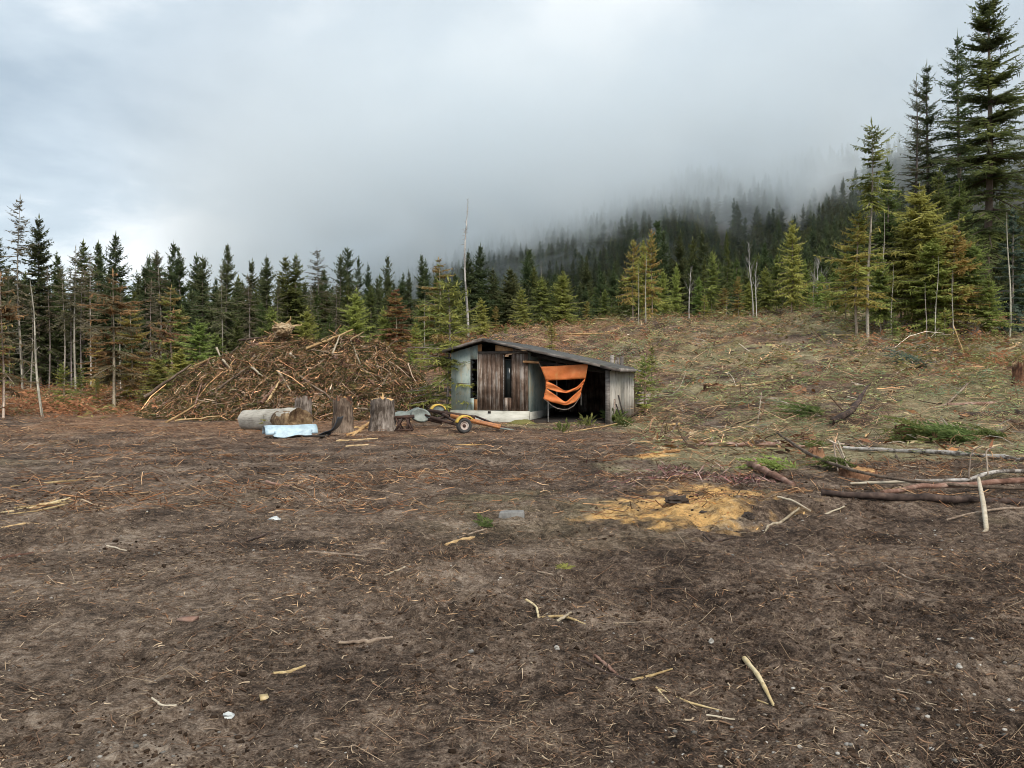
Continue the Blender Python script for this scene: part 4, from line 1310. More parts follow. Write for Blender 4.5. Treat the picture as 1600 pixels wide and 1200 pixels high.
m_birch = woodmat('birch_bark', [(0.38, (0.08, 0.065, 0.055)), (0.48, (0.32, 0.295, 0.27)), (0.64, (0.52, 0.49, 0.46))], sc=(6, 6, 6), scale=1.6)
m_darklog = woodmat('dark_wet_bark', [(0.3, (0.02, 0.014, 0.012)), (0.5, (0.065, 0.045, 0.038)), (0.7, (0.16, 0.11, 0.085))], sc=(3, 3, 3), bumps=0.9, dist=0.012)
m_redlog = woodmat('red_brown_bark', [(0.3, (0.075, 0.038, 0.026)), (0.5, (0.20, 0.11, 0.08)), (0.7, (0.37, 0.26, 0.21))], sc=(3, 3, 3), bumps=0.8, dist=0.012)
m_tan = woodmat('split_tan_wood', [(0.3, (0.26, 0.16, 0.075)), (0.5, (0.47, 0.32, 0.16)), (0.7, (0.62, 0.47, 0.28))], sc=(7, 7, 7))
m_straw = woodmat('yellow_straw', [(0.3, (0.26, 0.18, 0.085)), (0.5, (0.47, 0.36, 0.19)), (0.7, (0.62, 0.52, 0.33))], sc=(9, 9, 9))
m_twig = woodmat('grey_brown_twig', [(0.3, (0.07, 0.05, 0.036)), (0.5, (0.19, 0.14, 0.105)), (0.7, (0.36, 0.29, 0.22))], sc=(9, 9, 9))
m_palestick = woodmat('bleached_stick', [(0.3, (0.20, 0.16, 0.105)), (0.5, (0.38, 0.32, 0.235)), (0.7, (0.52, 0.46, 0.36))], sc=(6, 6, 6))


def stump(px, py, w_px, h_px, label, seed, bark=m_stumpbark, top=m_logend, flare=0.4, jag=0.05, splinter=None, d=None, ridges=11, cat='stump', group=None, amp=0.07):
    p = gpt(px, py) if d is None else at(px, d)
    r = w_px * 0.5 / F * p.y
    h = h_px / F * p.y
    rg = np.random.default_rng(seed)
    e = empty('stump', (p.x, p.y, p.z), 0)
    nseg, nr = 40, 9
    th = np.linspace(0, 2 * math.pi, nseg, endpoint=False)
    m = MB()
    topz = h * (1 + jag * (rg.normal(size=nseg) + 1.2 * np.sin(th * 2 + rg.uniform(0, 6))))
    V = []
    ph = rg.uniform(0, 6, 4)
    for i in range(nr):
        t = i / (nr - 1)
        rad = r * (1 + flare * (1 - t) ** 3 * (1 + 0.5 * np.sin(4 * th + ph[0])) + 0.05 * np.sin(3 * th + ph[1]) + amp * np.sin(ridges * th + ph[2] + 0.9 * np.sin(t * 5)) + amp * 0.7 * rg.normal(size=nseg))
        V.append(np.stack([rad * np.cos(th), rad * np.sin(th), -0.12 + (topz + 0.12) * t], -1))
    V = np.array(V)
    idx = np.arange(nr * nseg).reshape(nr, nseg); nx = np.roll(idx, -1, 1)
    m.add(V, np.stack([idx[:-1], nx[:-1], nx[1:], idx[1:]], -1).reshape(-1, 4))
    m.build('bark', bark, e)
    m = MB()
    ring = V[-1] * np.array([0.93, 0.93, 1]); ring[:, 2] -= 0.012
    inner = V[-1] * np.array([0.5, 0.5, 1]); inner[:, 2] = h * (1 + 0.03 * rg.normal(size=nseg))
    vv = np.concatenate([ring, inner, [[0, 0, h]]])
    k = np.arange(nseg); k1 = np.roll(k, -1)
    m.add(vv, np.stack([k, k1, nseg + k1, nseg + k], -1))
    m.add(vv, np.stack([nseg + k, nseg + k1, np.full(nseg, 2 * nseg)], -1))
    m.build('cut_face', top, e)
    if splinter:
        for (ox, w, hh) in splinter:
            m = MB()
            b = [(ox - w / 2, -0.02, h - 0.03), (ox + w / 2, -0.02, h - 0.03), (ox + w / 2, 0.03, h - 0.03), (ox - w / 2, 0.03, h - 0.03)]
            tp = [(ox - w * 0.15, 0.0, h + hh), (ox + w * 0.2, 0.0, h + hh * 0.85), (ox + w * 0.2, 0.01, h + hh * 0.85), (ox - w * 0.15, 0.01, h + hh)]
            m.add(b + tp, [(0, 1, 5, 4), (1, 2, 6, 5), (2, 3, 7, 6), (3, 0, 4, 7), (4, 5, 6, 7)])
            m.build('splinter', m_logend, e)
    tag(e, label, cat, group)
    return e


stump(597, 672, 36, 49, 'broad grey barked stump with a yellow splinter on top', 1, splinter=[(-0.02, 0.20, 0.07), (0.02, 0.06, 0.19)], jag=0.02, amp=0.055)
stump(536, 676, 28, 50, 'tall weathered stump beside the dark plastic scrap', 2, bark=m_oldbark, top=m_redwood, jag=0.06, splinter=[(0.05, 0.16, 0.10)], amp=0.09, ridges=7)
stump(474, 662, 24, 40, 'narrow grey stump behind the right end of the big log', 3, jag=0.05, top=m_redwood)

# big weathered log
def build_big_log():
    pL, pR = gpt(386, 670), gpt(470, 676)
    r0, r1 = 0.31, 0.37
    A = Vector((pL.x, pL.y, pL.z + r0 * 0.9)); B = Vector((pR.x, pR.y - 0.15, pR.z + r1 * 0.95))
    ax = (B - A)
    L = ax.length
    e = empty('log', A); e.rotation_euler = ax.to_track_quat('X', 'Z').to_euler()
    rg = np.random.default_rng(5)
    ns, nr = 28, 12
    th = np.linspace(0, 2 * math.pi, ns, endpoint=False)
    V = []
    for i in range(nr):
        t = i / (nr - 1)
        rad = (r0 + (r1 - r0) * t) * (1 + 0.03 * np.sin(3 * th + 1) + 0.025 * np.sin(7 * th + t * 3) + 0.012 * rg.normal(size=ns)) * (1.06 if 8 < i < 10 else 1)
        jag = (0.05 * np.sin(th * 3 + 1) + 0.03 * rg.normal(size=ns)) * (1 if i == nr - 1 else 0)
        V.append(np.stack([t * L + jag, rad * np.cos(th), rad * np.sin(th)], -1))
    V = np.array(V)
    idx = np.arange(nr * ns).reshape(nr, ns); nx = np.roll(idx, -1, 1)
    m = MB(); m.add(V, np.stack([idx[:-1], nx[:-1], nx[1:], idx[1:]], -1).reshape(-1, 4)); m.build('trunk_wood', m_silver, e, True)
    for k, (mat, sgn) in enumerate(((m_silver, 0), (m_rotten, -1))):
        rim = V[sgn]; c = rim.mean(0)
        mid = c + (rim - c) * 0.55; mid[:, 0] += (0.05 if k == 0 else -0.09)
        vv = np.concatenate([rim, mid, [c + [0.08 if k == 0 else -0.12, 0, 0]]])
        kk = np.arange(ns); k1 = np.roll(kk, -1)
        m = MB(); m.add(vv, np.stack([kk, k1, ns + k1, ns + kk], -1)); m.add(vv, np.stack([ns + kk, ns + k1, np.full(ns, 2 * ns)], -1))
        o = m.build('cut_end', mat, e)
    # patch of rotten bark towards the right end
    m = MB()
    sel = th[(th > 2.4) & (th < 6.4)]
    a_ = np.linspace(2.3, 5.9, 14); V2 = []
    for i, t in enumerate(np.linspace(0.72, 1.0, 5)):
        rad = (r0 + (r1 - r0) * t) * (1.05 + 0.02 * rg.normal(size=14))
        V2.append(np.stack([t * L + 0.05 * rg.normal(size=14), rad * np.cos(a_), rad * np.sin(a_)], -1))
    V2 = np.array(V2); id2 = np.arange(5 * 14).reshape(5, 14)
    m.add(V2, np.stack([id2[:-1, :-1], id2[:-1, 1:], id2[1:, 1:], id2[1:, :-1]], -1).reshape(-1, 4))
    o = m.build('bark_patch', m_rotten, e, True)
    md = o.modifiers.new('thick', 'SOLIDIFY'); md.thickness = 0.03
    tag(e, 'thick weathered grey log lying behind the pale blue sheet', 'log')


build_big_log()


def tuft(name, p, n, L, w, pal, label, cat, spread=0.6, up=0.7, seed=0, kind=None, stem=True, group=None):
    rg = np.random.default_rng(seed)
    m = MB(); lo, hi = [np.array(v) for v in PAL[pal]]
    aa = rg.uniform(0, 6.28, n)
    d = np.stack([np.cos(aa) * spread, np.sin(aa) * spread, np.full(n, up)], -1) + rg.normal(0, 0.3, (n, 3))
    base = np.stack([rg.normal(0, 0.25 * L, n), rg.normal(0, 0.25 * L, n), np.abs(rg.normal(0, 0.12 * L, n))], -1) + unit(d) * rg.uniform(0, 0.6, (n, 1)) * L
    base[:, 2] = np.maximum(base[:, 2], 0.0)
    kites(m, base, d, L * rg.uniform(0.3, 0.8, n), np.full(n, w), lo + (hi - lo) * rg.random((n, 1)), rg, 0.8, 0.2)
    o = m.build(name, m_leaf, None, False, p)
    return tag(o, label, cat, group, kind)


tuft('moss_plant', gpt(437, 672, 0.12) + Vector((0, -0.42, 0)), 260, 0.42, 0.05, 'olive', 'olive mossy plant growing against the big grey log', 'plant', 1.0, 0.8, 3)

# pale blue sheet: half of an old tank, torn along its lower edge
def build_half_tank():
    pL, pR = gpt(412, 684), gpt(494, 682)
    e = empty('tank_shell', (pL.x, pL.y, pL.z), math.atan2(pR.y - pL.y + 0.1, pR.x - pL.x))
    L = (pR - pL).length; r = 0.25
    rg = np.random.default_rng(9)
    for a0, a1, name, x0, x1, rr in ((math.radians(8), math.radians(172), 'shell', 0, L, r), (math.radians(188), math.radians(245), 'torn_flap', 0.22, L * 0.88, r + 0.10)):
        n, q = 16, 14
        V = []
        for i, t in enumerate(np.linspace(0, 1, q)):
            aa = np.linspace(a0, a1, n)
            rad = rr * (1 + 0.03 * np.sin(t * 9) + 0.01 * rg.normal(size=n))
            if name == 'shell':
                V.append(np.stack([np.full(n, x0 + (x1 - x0) * t), -np.cos(aa) * rad * 1.0, np.sin(aa) * rad * 1.0 + 0.02], -1))
            else:
                w = np.linspace(0, 1, n)
                V.append(np.stack([np.full(n, x0 + (x1 - x0) * t) + 0.02 * rg.normal(size=n), -0.26 - 0.07 * w, 0.14 - 0.13 * w + 0.03 * np.sin(t * 8 + w * 3)], -1))
        V = np.array(V); idx = np.arange(q * n).reshape(q, n)
        m = MB(); m.add(V, np.stack([idx[:-1, :-1], idx[:-1, 1:], idx[1:, 1:], idx[1:, :-1]], -1).reshape(-1, 4))
        o = m.build(name, m_tank, e, True); md = o.modifiers.new('thick', 'SOLIDIFY'); md.thickness = 0.008
    # inner end ring on the right
    m = MB(); aa = np.linspace(0.1, math.pi - 0.1, 18)
    tube(m, np.stack([np.full(18, L), -np.cos(aa) * (r + 0.004), np.sin(aa) * (r + 0.004) + 0.02], -1), 0.012, 6); m.build('end_rim', m_galv, e, True)
    tag(e, 'pale blue half cylinder of torn tank sheet lying on the soil', 'scrap sheet')


build_half_tank()
p = gpt(478, 683); q = gpt(513, 684)
m = MB(); beam(m, (0, 0, 0.05), (q - p) + Vector((0.0, 0, 0.06)), 0.22, 0.045, (0.1, 0.1, 0.1))
tag(m.build('board', m_dark, None, False, p + Vector((0, -0.12, 0.0))), 'flat black board at the right end of the pale blue sheet', 'board')

# dark plastic scrap leaning at the weathered stump
def build_scrap():
    p = gpt(518, 682)
    rg = np.random.default_rng(4)
    prof = [(-0.30, 0.10), (-0.10, 0.20), (0.05, 0.22), (0.16, 0.38), (0.23, 0.58)]
    n, q = 14, 6
    P_ = curve_pts(prof, n)
    V = []
    for j in range(q):
        w = j / (q - 1) - 0.5
        V.append(np.stack([P_[:, 0] + 0.05 * w, np.full(n, w * 0.42) + 0.03 * np.sin(P_[:, 1] * 6), P_[:, 1] - 0.10 + 0.06 * abs(w) - 0.18 * (w > 0.2) * (P_[:, 0] < -0.1)], -1))
    V = np.array(V); idx = np.arange(q * n).reshape(q, n)
    m = MB(); m.add(V, np.stack([idx[:-1, :-1], idx[:-1, 1:], idx[1:, 1:], idx[1:, :-1]], -1).reshape(-1, 4))
    o = m.build('chair_shell', m_plast, None, True, p); md = o.modifiers.new('thick', 'SOLIDIFY'); md.thickness = 0.015
    tag(o, 'dark blue grey bent plastic shell leaning on the weathered stump', 'scrap')


build_scrap()


def stick(pts, rads, mat, label, cat='stick', name='stick', group=None, sides=7, lift=0.6, bark=True):
    """a stick or log lying along ground columns and rows; rads in pixels. pts may carry a third value: height above the ground"""
    W = []
    for q in pts:
        g = gpt(q[0], q[1])
        W.append(g + Vector((0, 0, q[2] if len(q) > 2 else 0)))
    W = np.array([tuple(w) for w in W])
    n = max(6, len(pts) * 4)
    C_ = curve_pts(W, n)
    rr = np.interp(np.linspace(0, 1, n), np.linspace(0, 1, len(rads)), rads) / F * C_[:, 1]
    C_[:, 2] += rr * (lift - 0.3)
    rgx = np.random.default_rng(int(abs(W[0, 0]) * 1000) + 1)
    rr = rr * (1 + 0.10 * rgx.normal(size=n))
    C_[1:-1] += rgx.normal(0, 1, (n - 2, 3)) * rr[1:-1, None] * (0.05 if mat is m_straw else 0.22)
    o0 = Vector(C_[0])
    m = MB(); tube(m, C_ - C_[0], rr, sides)
    o = m.build(name, mat, None, sides > 5, o0)
    return tag(o, label, cat, group)


# yellow split wood between the stumps
stick([(543, 681), (560, 676), (577, 664, 0.08)], [2.5, 3.5, 1.2], m_logend, 'yellow split piece of wood lying between the two stumps', 'split wood', 'split_wood')
stick([(550, 683), (566, 671, 0.04)], [2, 1.5], m_logend, 'small yellow splinter crossing the split piece between the stumps', 'split wood', 'split_wood')

# trailer: an old rusty chassis with yellow mudguards
def build_trailer():
    hub = gpt(725, 677); D0 = hub.y
    def P(px, py, d):
        v = at3(px, py, d); return v - hub
    e = empty('trailer', hub)
    tag(e, 'old rusty trailer frame with yellow mudguards and one white rimmed wheel', 'trailer')
    R0 = 0.215
    # wheel
    w = empty('wheel', P(725, 665, D0)); w.parent = e; w.rotation_euler = (0, 0.0, math.radians(20))
    th = np.linspace(0, 2 * math.pi, 32, endpoint=False)
    def lathe(prof, name, mat, par):
        m = MB(); V = []
        for (r, y) in prof:
            V.append(np.stack([r * np.cos(th), np.full(32, y), r * np.sin(th)], -1))
        V = np.array(V); idx = np.arange(len(prof) * 32).reshape(len(prof), 32); nx = np.roll(idx, -1, 1)
        m.add(V, np.stack([idx[:-1], nx[:-1], nx[1:], idx[1:]], -1).reshape(-1, 4))
        return m.build(name, mat, par, True)
    lathe([(0.115, -0.05), (0.14, -0.075), (0.185, -0.08), (0.205, -0.06), (R0, -0.03), (R0, 0.03), (0.205, 0.06), (0.185, 0.08), (0.14, 0.075), (0.115, 0.05)], 'tyre', m_tyre, w)
    lathe([(0.118, -0.055), (0.110, -0.062), (0.098, -0.05), (0.085, -0.030), (0.045, -0.026), (0.045, -0.028)], 'rim', m_rim, w)
    lathe([(0.046, -0.027), (0.042, -0.055), (0.020, -0.07), (0.001, -0.071)], 'hub_cap', m_rust, w)
    lathe([(0.118, 0.055), (0.05, 0.045), (0.001, 0.045)], 'rim', m_rust, w)
    # mudguards
    def guard(c, r, a0, a1, wd, rz, tilt=0.0):
        n = 16; aa = np.linspace(math.radians(a0), math.radians(a1), n)
        V = []
        for yy, rr in ((-wd / 2, r - 0.035), (-wd / 2 + 0.01, r), (wd / 2 - 0.01, r), (wd / 2, r - 0.035)):
            V.append(np.stack([rr * np.cos(aa), np.full(n, yy), rr * np.sin(aa)], -1))
        V = np.array(V); idx = np.arange(4 * n).reshape(4, n)
        m = MB(); m.add(V, np.stack([idx[:-1, :-1], idx[:-1, 1:], idx[1:, 1:], idx[1:, :-1]], -1).reshape(-1, 4))
        o = m.build('mudguard', m_yellow, e, True, c); o.rotation_euler = (0, tilt, rz)
        md = o.modifiers.new('thick', 'SOLIDIFY'); md.thickness = 0.008
        return o
    guard(P(726, 664, D0) + Vector((0, 0.03, 0)), 0.265, 35, 165, 0.22, math.radians(20))
    far = P(684, 644, 23.6)
    guard(far, 0.25, 18, 172, 0.26, math.radians(20))
    m = MB(); n = 14; aa = np.linspace(math.radians(18), math.radians(172), n)
    V = np.concatenate([np.stack([0.24 * np.cos(aa), np.full(n, -0.10), 0.24 * np.sin(aa)], -1), [[0, -0.10, 0.02]]])
    m.add(V, [(i, i + 1, n) for i in range(n - 1)])
    o = m.build('mudguard_plate', m_galv, e, False, far); o.rotation_euler = (0, 0, math.radians(20))
    # chassis
    def bar(name, a, b_, w_, h_, mat):
        m = MB(); beam(m, (0, 0, 0), Vector(b_) - Vector(a), w_, h_, (0.1, 0.1, 0.1)); return m.build(name, mat, e, False, a)
    bar('axle', P(724, 665, D0 + 0.06), far + Vector((0, 0, 0.0)), 0.06, 0.06, m_rust)
    bar('rail', P(668, 641, 23.2), P(742, 652, 22.6), 0.05, 0.10, m_rust)
    bar('rail', P(672, 652, 22.3), P(716, 664, 21.95), 0.05, 0.08, m_rust)
    bar('rail', P(695, 646, 22.9), P(792, 669, 22.3), 0.05, 0.07, m_rust)
    bar('rail', P(664, 648, 22.6), P(702, 660, 22.2), 0.04, 0.05, m_rust)
    bar('cross_member', P(700, 651, 22.3), P(690, 646, 23.2), 0.06, 0.08, m_rust)
    bar('cross_member', P(676, 655, 22.4), P(706, 650, 23.0), 0.05, 0.06, m_rust)
    bar('tongue', P(704, 650, 22.6), P(782, 667, 22.0), 0.07, 0.13, m_orangerail)
    bar('tongue', P(735, 657, 21.9), P(788, 670, 21.8), 0.05, 0.06, m_orangerail)
    bar('drawbar', P(742, 650, 22.9), P(800, 673, 21.7), 0.05, 0.05, m_rust)
    bar('hitch_plate', P(782, 669, 21.7), P(802, 672, 21.6), 0.14, 0.04, m_galv)
    bar('spring', P(690, 660, 22.4), P(668, 655, 22.6), 0.05, 0.09, m_rust)


build_trailer()

# grey tub, folded sheet and sawhorse left of the trailer
def build_tub():
    c = at3(657, 649, 22.6)
    th = np.linspace(0, 2 * math.pi, 28, endpoint=False)
    prof = [(0.001, 0.03), (0.20, 0.03), (0.235, 0.045), (0.26, 0.045), (0.285, 0.0), (0.295, 0.0), (0.268, 0.06), (0.23, 0.062), (0.20, 0.045), (0.001, 0.045)]
    m = MB(); V = np.array([np.stack([r * np.cos(th) * 1.05, np.full(28, -y), r * np.sin(th) * 0.74], -1) for r, y in prof])
    idx = np.arange(len(prof) * 28).reshape(len(prof), 28); nx = np.roll(idx, -1, 1)
    m.add(V, np.stack([idx[:-1], idx[1:], nx[1:], nx[:-1]], -1).reshape(-1, 4))
    o = m.build('tub_lid', m_galv, None, True, c); o.rotation_euler = (math.radians(-14), math.radians(10), math.radians(12))
    tag(o, 'oval grey metal lid lying tilted between the broad stump and the trailer', 'metal lid')
    n, q = 12, 6
    A, B = at3(616, 645, 22.9), at3(655, 637, 23.3)
    V = []
    for j in range(q):
        w = j / (q - 1)
        row = []
        for i in range(n):
            t = i / (n - 1)
            v = A.lerp(B, t) + Vector((0.05 * w, -0.30 * w, -0.05 * w - 0.14 * w * w + 0.03 * math.sin(t * 9 + w * 3)))
            row.append(v - A)
        V.append(row)
    idx = np.arange(q * n).reshape(q, n)
    m = MB(); m.add(np.array(V), np.stack([idx[:-1, :-1], idx[1:, :-1], idx[1:, 1:], idx[:-1, 1:]], -1).reshape(-1, 4))
    o = m.build('metal_sheet', m_galv, None, False, A); md = o.modifiers.new('thick', 'SOLIDIFY'); md.thickness = 0.008
    tag(o, 'crumpled grey sheet lying on the dark sawhorse beside the broad stump', 'metal sheet')
    base = gpt(632, 673)
    e = empty('sawhorse', base)
    tag(e, 'dark rusty sawhorse with crossed legs right of the broad stump', 'sawhorse')
    def bar(name, a, b_, w_=0.045):
        m = MB(); beam(m, (0, 0, 0), (Vector(b_) - Vector(a)), w_, w_, (0.1, 0.1, 0.1)); m.build(name, m_rust, e, False, Vector(a))
    H = 0.36
    bar('top_bar', (-0.30, 0.16, H + 0.02), (0.26, 0.16, H + 0.06), 0.10)
    for dy in (0.02, 0.30):
        bar('leg', (-0.30, dy, -0.03), (-0.08, dy, H)); bar('leg', (-0.06, dy + 0.05, -0.03), (-0.26, dy + 0.05, H)); bar('leg', (0.06, dy, -0.03), (0.10, dy, H)); bar('leg', (0.23, dy, -0.03), (0.03, dy + 0.03, H))
    bar('brace', (-0.28, 0.0, 0.02), (0.24, 0.0, 0.05))


build_tub()
# mossy mound of earth at the shed corner, weeds
for (px, py, n, L, lab, seed) in ((918, 668, 60, 0.42, 'leafy green weed standing in the open bay of the shed', 1), (960, 660, 150, 0.50, 'broad leafy weeds at the right post of the shed', 2), (880, 677, 50, 0.34, 'small weed in front of the open bay', 3), (975, 668, 90, 0.34, 'low weed right of the right post of the shed', 4)):
    tuft('weed', gpt(px, py), n, L, 0.07, 'mid', lab, 'weed', 0.7, 0.9, seed)


def build_mound():
    p = gpt(815, 663)
    n = 24; th = np.linspace(0, 2 * math.pi, n, endpoint=False); rg = np.random.default_rng(6)
    V = []
    for r, h in ((1.0, -0.08), (0.85, 0.03), (0.65, 0.10), (0.4, 0.15), (0.15, 0.175)):
        V.append(np.stack([0.62 * r * np.cos(th) * (1 + .06 * rg.normal(size=n)), 0.35 * r * np.sin(th), h + 0.012 * rg.normal(size=n)], -1))
    V = np.array(V).reshape(-1, 3); V = np.concatenate([V, [[0, 0, 0.18]]])
    idx = np.arange(5 * n).reshape(5, n); nx = np.roll(idx, -1, 1)
    m = MB(); m.add(V, np.stack([idx[:-1], nx[:-1], nx[1:], idx[1:]], -1).reshape(-1, 4), (0.17, 0.15, 0.06)); m.add(V, [(idx[-1, i], nx[-1, i], 5 * n) for i in range(n)], (0.19, 0.16, 0.06))
    tag(m.build('earth_mound', m_moss, None, True, p), 'low mossy mound of earth against the concrete footing of the shed', 'mound')


build_mound()

# ---- logs and branches on the right
stick([(1088, 698), (1150, 699), (1200, 700), (1258, 702)], [3.0, 3.4, 3.6, 2.6], m_redlog, 'brown and white log lying on slash behind the red bark debris', 'log', 'log', lift=1.4)
stick([(1318, 704), (1400, 708), (1500, 715), (1640, 726)], [2.6, 3.4, 4.0, 4.6], m_birch, 'long white birch log running out of the right side', 'log', 'log', lift=1.6)
stick([(1284, 774, 0.05), (1330, 779, 0.03), (1450, 783, .02), (1640, 786)], [5, 6, 6, 6.2], m_darklog, 'thick dark wet log in front on the right', 'log', 'log', sides=9)
stick([(1380, 776, .07), (1450, 772, .1), (1530, 768, .1), (1640, 762, .1)], [4, 4.2, 4.5, 5], m_redlog, 'red brown pole lying just behind the thick dark log', 'log', 'log')
stick([(1172, 735, .06), (1200, 745, .05), (1240, 758)], [6.5, 6.2, 4.5], m_redlog, 'short thick log with pale cut end behind the sawdust', 'log', 'log', sides=10)
stick([(1213, 690, .25), (1262, 725, .18), (1330, 752, .14), (1450, 772, .12), (1620, 777, .1)], [1.4, 2.2, 2.6, 2.8, 2.6], m_twig, 'long thin branch slanting across the logs on the right', 'branch', 'branch')
stick([(1430, 757, .05), (1520, 755, .05), (1552, 747, .12), (1640, 746, .1)], [2.2, 2.6, 3.0, 3.2], m_birch, 'crooked whitish branch behind the upright stick', 'branch', 'branch')
stick([(1440, 763, .05), (1330, 757, .02)], [2.5, 2.0], m_palestick, 'pale thin branch end left of the crooked white branch', 'branch', 'branch')
stick([(1195, 834), (1202, 823), (1222, 813, .03), (1250, 792, .05)], [1.2, 2.0, 2.2, 1.4], m_palestick, 'pale bent branch on the dark soil in front of the logs', 'branch', 'branch')
stick([(1215, 783, .05), (1240, 787, .05), (1268, 795, .02)], [1.5, 1.6, 1.0], m_palestick, 'small pale forked twig above the bent branch', 'branch', 'branch')
stick([(1290, 800), (1320, 792)], [1.6, 1.2], m_palestick, 'short pale stick left below the thick dark log', 'stick')
stick([(1480, 815), (1540, 800, .03), (1620, 795)], [1.6, 1.8, 2.0], m_twig, 'grey stick lying on soil right of the upright stick', 'stick')
# upright stick leaning on the logs
B0 = gpt(1544, 831); T0 = at3(1530, 747, 9.6)
m = MB(); V = curve_pts([(0, 0, -0.03), tuple((T0 - B0) * 0.45 + Vector((0.012, 0, 0))), tuple(T0 - B0)], 9); tube(m, V, np.interp(np.linspace(0, 1, 9), [0, .5, 1], [0.024, 0.027, 0.020]), 8)
o = m.build('stick', m_palestick, None, True, B0); tag(o, 'upright barkless stick leaning on the logs at the right', 'stick')
m = MB(); tube(m, [(0.0, 0, 0.02), (-0.05, -0.02, -0.01), (-0.06, -0.04, -0.03)], [0.02, 0.014, 0.008], 6); m.build('root_stub', m_palestick, o)
# thin arching twigs at the right
for k, (pts, rads, lab) in enumerate([
    ([(1515, 757, .1), (1518, 735, .3), (1535, 728, .35)], [1.2, 1.2, .8], 'thin arching twig standing beside the upright stick'),
    ([(1545, 752, .1), (1541, 730, .3), (1556, 722, .3)], [1.2, 1.2, .8], 'curved twig right of the upright stick top'),
    ([(1310, 747, .1), (1302, 715, .35), (1328, 745, .1)], [1.3, 1.3, 1], 'grey twig arching over the mossy slash behind the thick dark log'),
    ([(1330, 745, .05), (1310, 712, .3)], [1.8, 1.2], 'pale straight branch rising from the mossy slash behind the logs'),
    ([(1400, 712, .02), (1407, 722, .1)], [1.3, 1.2], 'short forked twig across the white birch log'),
    ([(1060, 668, .2), (1040, 690), (1075, 705)], [1, 1.3, 1], 'bent grey twig left of the brown and white log'),
    ([(1190, 630, .35), (1184, 664)], [0.8, 1.0], 'thin dark stem standing on the slope below the root piece'),
]):
    stick(pts, rads, m_twig if k != 3 else m_palestick, lab, 'twig', 'twig', lift=0.3)

# things on the slope
stick([(1300, 664, .05), (1322, 660, .1), (1358, 628, .55)], [6.0, 4.2, 0.8], m_darklog, 'dark root end with a pointed branch sticking up on the slope', 'root', 'root')
stump(1413, 684, 26, 15, 'small orange brown wedge of stump on the slope', 21, bark=m_redwood, top=m_redwood, jag=0.2, flare=0.5, amp=.03, ridges=5)
stump(1263, 690, 22, 12, 'reddish splintered stump above the brown and white log', 22, bark=m_redwood, top=m_redwood, jag=0.2, flare=0.6, amp=.06)
stump(1275, 716, 24, 12, 'low splintered orange stump behind the short thick log', 23, bark=m_redwood, top=m_redwood, jag=0.2, flare=0.8, amp=.08)
stump(1115, 614, 30, 8, 'low orange cut stump on the slope right of the shed', 24, bark=m_redwood, top=m_logend, jag=0.1, flare=0.3)
stump(1245, 612, 26, 9, 'low reddish stump in the middle of the slope', 25, bark=m_redwood, top=m_redwood, jag=0.15, flare=0.6)
stump(1520, 526, 22, 16, 'grey old stump below the tallest fir', 26, top=m_silver)
stump(1340, 745, 52, 12, 'broad low stump with orange top under the slanting branch', 27, bark=m_redwood, top=m_logend, jag=0.12, flare=0.3)
stump(1462, 692, 8, 9, 'small red stub above the white birch log', 28, bark=m_redwood, top=m_redwood, jag=0.3)
stump(1006, 632, 20, 14, 'low brownish stump beside the right wall of the shed', 29, bark=m_stumpbark, top=m_rotten)
stump(1590, 600, 14, 34, 'tall broken reddish stump at the right edge of the slope', 30, bark=m_redwood, top=m_rotten, jag=0.12, d=27)
for k, (pts, rads, mat, lab) in enumerate([
    ([(1480, 632), (1530, 632), (1572, 631)], [3, 3.5, 3.2], m_redlog, 'upper red brown log of the pair at the right edge of the slope'),
    ([(1500, 650), (1560, 648), (1640, 648)], [5, 5.5, 5.5], m_darklog, 'lower dark log of the pair at the right edge of the slope'),
    ([(1120, 607), (1170, 604), (1225, 597)], [2, 2, 1.4], m_tan, 'tan pole lying on the slope right of the shed'),
    ([(1140, 554), (1190, 549)], [2.2, 2.0], m_darklog, 'dark log on the upper slope'),
    ([(1290, 527), (1335, 525)], [1.5, 1.5], m_tan, 'tan pole at the foot of the golden cedar'),
    ([(1140, 492, .5), (1160, 512)], [1.0, 1.3], m_tan, 'light pole slanting near the middle of the crest'),
    ([(880, 530), (960, 521), (975, 517)], [1.3, 1.4, 1.2], m_tan, 'tan pole lying on the slope above the shed roof'),
    ([(1455, 640), (1480, 632), (1512, 615, .3)], [1.6, 2.0, 1.5], m_twig, 'grey branch rising over the logs at the right edge'),
    ([(1488, 525, .6), (1508, 560)], [1.0, 1.2], m_tan, 'thin light pole slanting below the old grey stump'),
    ([(1030, 665), (1060, 664), (1062, 660)], [2.5, 3.0, 2], m_logend, 'yellow split piece on the ground right of the shed'),
    ([(880, 676), (940, 668), (985, 660, .05)], [1.0, 1.2, .8], m_tan, 'long thin pole on the ground before the open bay'),
    ([(1000, 712), (1035, 710), (1062, 708)], [2.5, 3.5, 2.5], m_logend, 'orange wood slab left of the brown and white log'),
    ([(990, 658), (1070, 664)], [1.2, 1.2], m_twig, 'grey pole lying right of the shed'),
]):
    stick(pts, rads, mat, lab, 'log' if rads[0] > 2 else 'pole', 'log' if rads[0] > 2 else 'pole')

